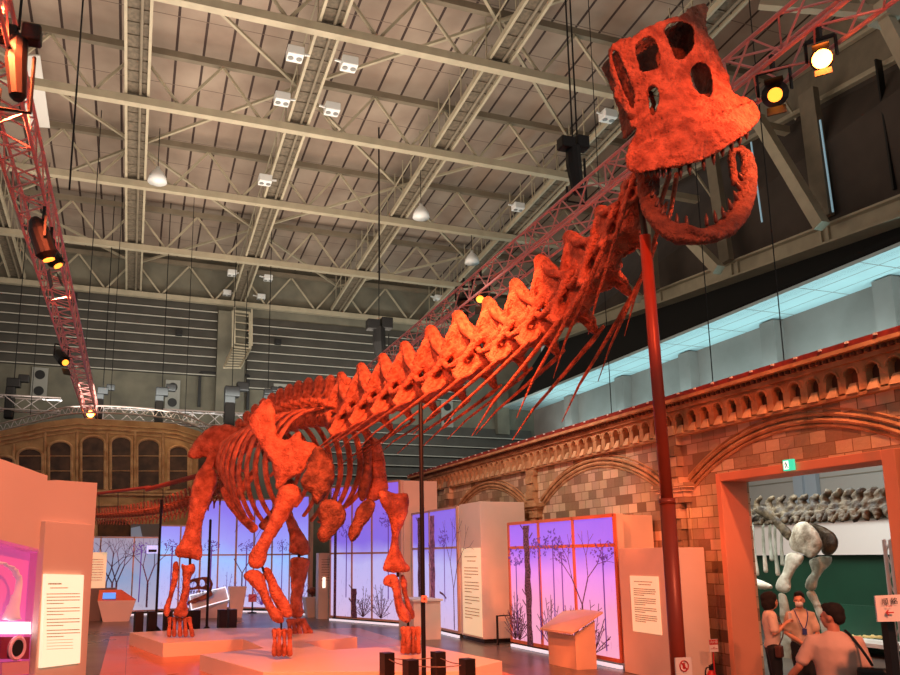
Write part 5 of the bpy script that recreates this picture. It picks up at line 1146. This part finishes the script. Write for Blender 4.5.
# twin-circle vents on the concrete
n=0
for x,y in((39.5,383),(172.5,395),(280,398),(447,414)):
    c=P(x,y,Y=YB-.1); t=thing('twin_vent',['pale panel with two black round vents on the far wall, leftmost','pale panel with two black round vents on the far wall, second from left','pale panel with two black round vents on the far wall, behind the shoulder blade','pale panel with two black round vents seen below the neck'][n],'vent panel',c,'twin round vents on the far wall'); n+=1
    q=MB(); q.box(c,(.75,.1,1.6)); obj('panel',q,mat('vent_panel',(150,148,140),.6),t)
    for dz in(.42,-.42): q=MB(); q.prism([c+v3(.24*math.cos(a),-.06,dz+.24*math.sin(a)) for a in [2*PI*i/16 for i in range(16)]],(0,-.02,0)); obj('vent_opening',q,BLACK,t)
# wall openings: dark frames on concrete and tiny black boxes on louvres
for i,(x,y,w_,h_) in enumerate(((224,391,2.6,1.9),)):
    c=P(x,y,Y=YB-.1); q=MB(); q.bar(c+v3(-w_/2,0,-h_/2),c+v3(-w_/2,0,h_/2),.15); q.bar(c+v3(w_/2,0,-h_/2),c+v3(w_/2,0,h_/2),.15); q.bar(c+v3(-w_/2,0,h_/2),c+v3(w_/2,0,h_/2),.15); tag(obj('dark_wall_frame',q,BLACK),'black rectangular frame on the far concrete wall below the ladder cage','frame')
for i,(x,y) in enumerate(((179,333),(278,342),(72,297))):
    c=P(x,y,Y=YB-.6 if i<2 else YB-3); q=MB(); q.box(c,(.35,.3,.28) if i<2 else (.5,.4,.35)); q.tube([c+v3(.12,0,.1),c+v3(.12,.3,.1)],.05,6); tag(obj('wall_camera',q,BLACK,bev=.03),['small black box on the left louvres','small black box on the louvres behind the shoulder','black box hanging beside the left truss'][i],'black box','small black boxes by the louvres')
# white floodlights under the roof
fx=[(295,54,'uppermost left of the four by the third catwalk'),(282,99,'lower left of the four by the third catwalk'),(349,64,'uppermost right of the four by the third catwalk'),(332,109,'lower right of the four by the third catwalk'),(265,180,'on the left rail of the third catwalk'),(232,273,'farther down, left side of the third catwalk'),(227,293,'lowest left near the far truss'),(268,278,'farther down, right side of the third catwalk'),(261,297,'lowest right near the far truss'),(518,207,'above the neck near the fourth catwalk'),(608,116,'just left of the skull'),(438,298,'low over the neck near the red-lit truss')]
for x,y,l in fx:
    c=P(x,y,Z=17.2 if y<150 else 16.6); k=1 if y<200 else .9
    t=thing('roof_floodlight','small white twin floodlight under the roof, '+l,'floodlight',c,'small white floodlights under the roof')
    q=MB(); q.box(c,(.5*k,.45*k,.3*k)); obj('housing',q,FIX,t,bev=.03)
    for s in(-1,1): q=MB(); q.lathe(c+v3(s*.13*k,-.0,-.17*k),[(.09*k,.02),(.09*k,0)],10); obj('lens',q,mat('floodlight_glass',(120,120,118),.3),t)
    q=MB(); q.bar(c,c+v3(.45 if x in(282,295,265,232,227) else -.45,0,.05),.05); obj('bracket',q,FIX,t)
for x,y,l in((157.5,177,'white dome lamp hanging by the second catwalk'),(472,259,'white dome lamp above the middle of the neck'),(421,213,'round white lamp beside the fourth catwalk')):
    c=P(x,y,Z=15.6); t=thing('dome_lamp',l,'pendant lamp',c,'dome lamps under the roof'); q=MB(); q.lathe(c-v3(0,0,.2),[(.34,0),(.3,.2),(.18,.4),(.08,.5),(.06,.6)],16); obj('shade',q,FIX,t,True); q=MB(); q.tube([c+v3(0,0,.3),v3(c.x,c.y,zlow(c.x,c.y)+.2)],.015,5); obj('cord',q,DARKST,t)
# thin hanging cables from roof
for i,(x,y,Yc,zb_) in enumerate(((83,0,14,8.6),(379,30,28,13),(570,0,12.5,9.6),(97,180,30,9),(246,330,38,10))):
    a=P(x,y,Y=Yc); q=MB(); q.tube([v3(a.x,a.y,zlow(a.x,a.y)+2.45),v3(a.x,a.y,zb_)],.018,5); tag(obj('hanging_cable',q,DARKST),['thin dark cable hanging from the roof at upper left','thin dark cable above the back of the neck','thin dark cable above the chain hoist by the skull','thin dark cable left of the second catwalk','thin dark cable before the ladder cage'][i],'cable','thin cables from the roof')
# ================================================================ people
SKIN=mat('skin',(214,150,120),.5,var=.08,vs=5); SKIN2=mat('skin_red_lit',(206,132,104),.5,var=.08,vs=5)
HAIR=mat('dark_hair',(30,20,17),.9,var=.4,vs=30)
def build_person(label,loc,rz,ht,arms,shirtm,trm,yaw=0,mask=False,hair='short',skin=SKIN,girth=1.0,extras=None,pitch=0):
    k=ht/1.72; loc=Vector(loc); t=thing('person',label,'person',loc)
    R=Matrix.Rotation(rz,3,'Z'); T=lambda v: loc+R@(Vector(v)*k)
    body=MB(); g=girth
    hc=Vector((0,.02,1.595)); HR=Matrix.Rotation(yaw,3,'Z')@Matrix.Rotation(pitch,3,'X'); Hh=lambda v: hc+HR@Vector(v)
    hd=MB()
    def E_(mb,c,r): 
        q=MB().ell((0,0,0),r,14); mb.add([T(Hh(Vector(c)+HR.inverted()@Vector((0,0,0))+v)) for v in q.v],q.f)
    E_(body,(0,-.01,.03),(.075,.095,.095)); E_(body,(0,.03,-.04),(.058,.07,.075)); E_(body,(0,.055,-.085),(.03,.03,.025))
    E_(body,(0,.105,-.015),(.011,.017,.025)); E_(body,(0,.088,.018),(.05,.015,.012))
    for s in(-1,1): E_(body,(s*.076,-.005,-.012),(.011,.018,.03)); E_(body,(s*.035,.075,-.02),(.02,.015,.018))
    E_(body,(0,.094,-.055),(.024,.01,.008))
    tb=lambda mb,pts,rad,n=12,ref=None: mb.tube([T(p) for p in pts],[(a*k,b*k) for a,b in rad],n,ref=(R@Vector(ref) if ref else None))
    tb(body,[(0,-.01,1.36),(0,0,1.46),(0,.01,1.53)],[(.065,.06),(.054,.055),(.052,.055)])
    TO=[((0,0,.92),(.155*g,.11*g)),((0,.01,1.05),(.14*g,.105*g)),((0,0,1.2),(.155*g,.11*g)),((0,-.01,1.33),(.17*g,.105*g)),((0,-.01,1.42),(.12,.075))]
    tb(body,[p for p,_ in TO],[(a*.9,b*.9) for _,(a,b) in TO],14,(1,0,0))
    sh=MB(); tb(sh,[p for p,_ in TO],[(a*1.08+.004,b*1.12+.006) for _,(a,b) in TO],16,(1,0,0))
    for i,(S_,E2,W_) in enumerate(arms):
        S_=Vector(S_);E2=Vector(E2);W_=Vector(W_)
        tb(body,[S_,S_.lerp(E2,.5),E2,E2.lerp(W_,.35),W_],[(.05,.05),(.043,.043),(.036,.036),(.037,.035),(.025,.022)])
        d=(W_-E2).normalized(); side=d.cross(Vector((0,0,1))); side=side.normalized() if side.length>.1 else Vector((1,0,0)); nrm=side.cross(d)
        pc_=W_+d*.05; tb(body,[W_,pc_,W_+d*.09],[(.026,.02),(.04,.016),(.038,.014)],10,tuple(side))
        for f in range(4):
            a=W_+d*.088+side*(.028-.0185*f); l=[.062,.075,.07,.055][f]; tb(body,[a,a+d*l*.5-nrm*.006,a+d*l*.8-nrm*.025,a+d*l*.85-nrm*.042],[(.0095,.009)]*3+[(.007,.007)],8)
        a=W_+d*.025+side*.03; tb(body,[a,a+side*.025+d*.02,a+side*.03+d*.05-nrm*.01],[(.012,.011),(.0105,.01),(.008,.008)],8)
        n_=Vector((0,-.01,1.4)); tb(sh,[n_.lerp(S_,.2)+Vector((0,0,-.03)),S_,S_.lerp(E2,.45),S_.lerp(E2,.8)],[(.075,.08),(.068,.068),(.062,.06),(.066,.062)],12)
    legs=MB()
    for s in(-1,1):
        L_=[(s*.085,0,.93),(s*.09,.01,.7),(s*.09,.02,.48),(s*.09,0,.3),(s*.09,-.01,.09)]
        tb(body,L_,[(.08,.085),(.07,.075),(.05,.052),(.048,.05),(.035,.035)]); tb(legs,L_[:4]+[(s*.09,-.01,.06)],[(.1,.105),(.088,.095),(.072,.078),(.066,.072),(.065,.075)])
        shb=MB(); tb(shb,[(s*.09,-.05,.05),(s*.095,.06,.045),(s*.1,.16,.035)],[(.042,.05),(.047,.042),(.042,.03)],10,(1,0,0)); sobj('shoe',shb,BLACK,t,.015,2,0)
    tb(legs,[(0,0,.86),(0,0,.97)],[(.165*g,.12*g),(.15*g,.112*g)],14,(1,0,0))
    sobj('body',body,skin,t,.0125,3,0); sobj('shirt',sh,shirtm,t,.018,5,.02,.12); sobj('trousers',legs,trm,t,.02,4,.015,.15)
    hr=MB()
    if hair=='short':
        E_(hr,(0,-.022,.055),(.084,.1,.088)); E_(hr,(0,-.06,.0),(.07,.06,.07)); E_(hr,(0,.035,.105),(.064,.05,.028))
    else:
        E_(hr,(0,-.02,.055),(.1,.118,.1)); E_(hr,(0,-.05,-.04),(.105,.085,.11)); 
        for s in(-1,1): E_(hr,(s*.075,.0,-.03),(.03,.06,.09))
        E_(hr,(0,.06,.085),(.07,.04,.035))
    sobj('hair',hr,HAIR,t,.014,3,.02,.05)
    for s in(-1,1): ey=MB(); E_(ey,(s*.033,.088,.004),(.012,.008,.007)); obj('eye',ey,BLACK,t,True)
    if mask: mk=MB(); E_(mk,(0,.06,-.055),(.062,.06,.05)); sobj('face_mask',mk,WHITE,t,.012,3,0)
    return t,T,k
DKT=mat('black_trousers',(22,20,22),.7)
SH1=mat('cream_blouse',(236,206,184),.7,var=.06,vs=8); SH2=mat('pale_patterned_shirt',(230,202,178),.7,col2=(150,128,104),vs=5,det=1); SH3=mat('red_lit_shirt',(222,178,160),.7,var=.08,vs=8)  # SH3: red light put into the colour of a whitish shirt
# woman: facing screen-right
wp=P(768,593,Z=1.58)
wl=Vector((wp.x-.0,wp.y,0)); toCam=math.atan2(-wl.x,wl.y)
t,T,k=build_person('woman with bobbed dark hair in a cream blouse holding a phone in the doorway',wl,-YAW-math.radians(22)-PI/2+.15,1.58,[((.17,0,1.37),(.2,-.0,1.12),(.1,.18,1.27)),((-.17,0,1.37),(-.2,.02,1.12),(-.05,.19,1.25))],SH1,DKT,hair='bob',girth=.88)
q=MB(); q.box(T((.03,.27,1.36)),(.08,.015,.14),rz=.4); tag(obj('smartphone',q,WHITE,bev=.005),'small white phone held by the woman with bobbed hair','phone')
bt_=thing('shoulder_bag','small brown pouch hanging at the hip of the woman with bobbed hair','bag',T((.22,.05,.85))); c=T((.22,.04,.88)); q=MB(); q.box(c,(.14,.08,.16),rz=.5); obj('pouch',q,mat('brown_leather',(84,40,26),.5),bt_,bev=.02)
q=MB(); q.tube(catmull([c+v3(0,0,.08),T((.2,.12,1.15)),T((-.02,.12,1.36)),T((-.12,.02,1.46))],4),.008,6); obj('strap',q,mat('brown_strap',(70,36,24),.5),bt_)
# man with mask: faces the camera and a little left
mp_=P(797,592,Z=1.70); ml=Vector((mp_.x,mp_.y,0))
# put him beside the woman
ml=Vector((P(798,592,Y=9.1).x,9.1,0)); hz=P(798,592,Y=9.1).z
t,T,k=build_person('man in white face mask and pale patterned shirt with blue lanyard, arms folded low',ml,math.atan2(ml.x,-ml.y)+.3 if False else math.atan2(-(0-ml.x),-(0-ml.y))*-1+PI*0,hz,[((.18,0,1.36),(.27,.04,1.1),(.06,.2,.98)),((-.18,0,1.36),(-.27,.04,1.1),(-.04,.2,.96))],SH2,DKT,yaw=.35,mask=True,girth=.98) if False else (None,None,None)
fc=math.atan2(ml.x,-ml.y)   # rotation turning +Y local towards the camera
t,T,k=build_person('man in white face mask and pale patterned shirt with blue lanyard, arms folded low',ml,math.atan2(-(-ml.x),-ml.y)+0.25,hz,[((.17,0,1.36),(.23,.0,1.08),(.03,.2,.93)),((-.17,0,1.36),(-.23,.0,1.08),(-.02,.2,.9))],SH2,DKT,yaw=-.35,mask=True,girth=.98)
q=MB(); q.tube(catmull([T((-.09,-.02,1.47)),T((-.08,.12,1.36)),T((0,.15,1.16)),T((.08,.12,1.36)),T((.09,-.02,1.47))],4),.006,6); q.box(T((0,.165,1.12)),(.06,.01,.085),rz=fc); tag(obj('lanyard',q,mat('blue_lanyard',(40,60,130),.6)),'dark blue lanyard round the neck of the masked man','lanyard')
# near man : back turned, head looking left
npos=P(831,605,Y=5.7); nl=Vector((npos.x,npos.y,0)); back=math.atan2(-nl.x,nl.y)
t,T,k=build_person('man seen from behind in a red-lit whitish shirt with a black shoulder bag',nl,back+.1,npos.z+.01,[((.2,0,1.37),(.26,.03,1.1),(.3,.12,.9)),((-.2,0,1.37),(-.33,-.02,1.12),(-.46,.08,.96))],SH3,DKT,yaw=1.05,girth=1.18,skin=SKIN2)
q=MB(); q.tube(catmull([T((.1,.04,1.47)),T((.14,-.06,1.42)),T((.22,-.16,1.28)),T((.27,-.14,1.18))],4),(.013) ,6); bt_=thing('camera_bag','black shoulder bag hanging at the back of the near man','bag',T((.26,-.14,.85))); obj('strap',q,BLACK,bt_)
q=MB(); q.box(T((.27,-.2,1.06)),(.26,.13,.2),rz=back); obj('bag_body',q,BLACK,bt_,bev=.03)
# ================================================================ LIGHTS
w=bpy.data.worlds.new('hall_ambience'); bpy.context.scene.world=w; w.use_nodes=True
w.node_tree.nodes['Background'].inputs[0].default_value=(1,.86,.76,1); w.node_tree.nodes['Background'].inputs[1].default_value=.26
OR=(1,.11,.03); AM=(1,.24,.09)
OR=(1,.14,.045); AM=(1,.19,.06)
spot('key_spot_left',(-1.1,3,8.1),(3.6,14,2.4),3300,OR,52,.6)
spot('key_spot_right',(8.2,5,8.8),(3.3,14.6,1.9),2200,OR,44,.6)
spot('head_spot',(2.6,-1.2,10.2),(5.65,7.2,6.75),5200,(1,.14,.045),30,.4)
spot('neck_spot',(-1.9,5.5,9.2),(5.6,9.5,5.4),2000,OR,38,.6)
spot('hind_spot',(-2,11,8.5),(2.2,19.5,2.),2600,OR,50,.6)
spot('tail_fill',(-2,19,8.5),(0,25,3.6),4500,(1,.22,.09),40,.6)  # spot added for the orange highlights along the tail
spot('platform_spot',(3,7,8.7),(3.4,14.5,.3),6500,AM,64,.5)
spot('mat_spot',(-1.9,9,8.5),(1.0,16,0),3800,(1,.14,.04),56,.6)
spot('arcade_spot',(7.9,5.6,8.6),(9.9,11.2,2.0),1900,(1,.3,.13),70,.8)
spot('arcade_wash',(4.5,14,8.7),(10,18,3.5),1700,(1,.7,.55),80,.8)
spot('facade_wash',(1,27.,8.8),(0,33.6,4.6),420,(1,.75,.45),90,.8)
spot('facade_beam',P(172,405,Y=32.8),P(176,450,Y=33.6),40,(1,.6,.3),32,.6)
spot('wall_spot',(3.2,1.2,5.6),(-.6,5,1.8),1650,(1,.2,.08),50,.7)
spot('kiosk_fill',(3,9,8.5),(8.8,12.6,1.6),3000,AM,34,.6)  # spot added to brighten the kiosk face
spot('people_spot',(4.5,1.5,5),(7,7.5,1.2),1300,(1,.3,.15),50,.6)
area('gallery_cyan_light',(22.2,22,8.6),(22.2,22,11.2),620,(.55,.95,1),1.2,34)
area('roof_fill',(3,24,9.6),(3,25,18),3500,(1,.86,.7),16,22)  # unseen area lamp, added to lift the roof brightness
area('far_wall_wash',(8,36,9.4),(8,42,13),560,(.95,1,.93),24,1)
vs_=bpy.context.scene.view_settings; vs_.view_transform='Standard'; vs_.look='None'; vs_.exposure=0; vs_.gamma=1
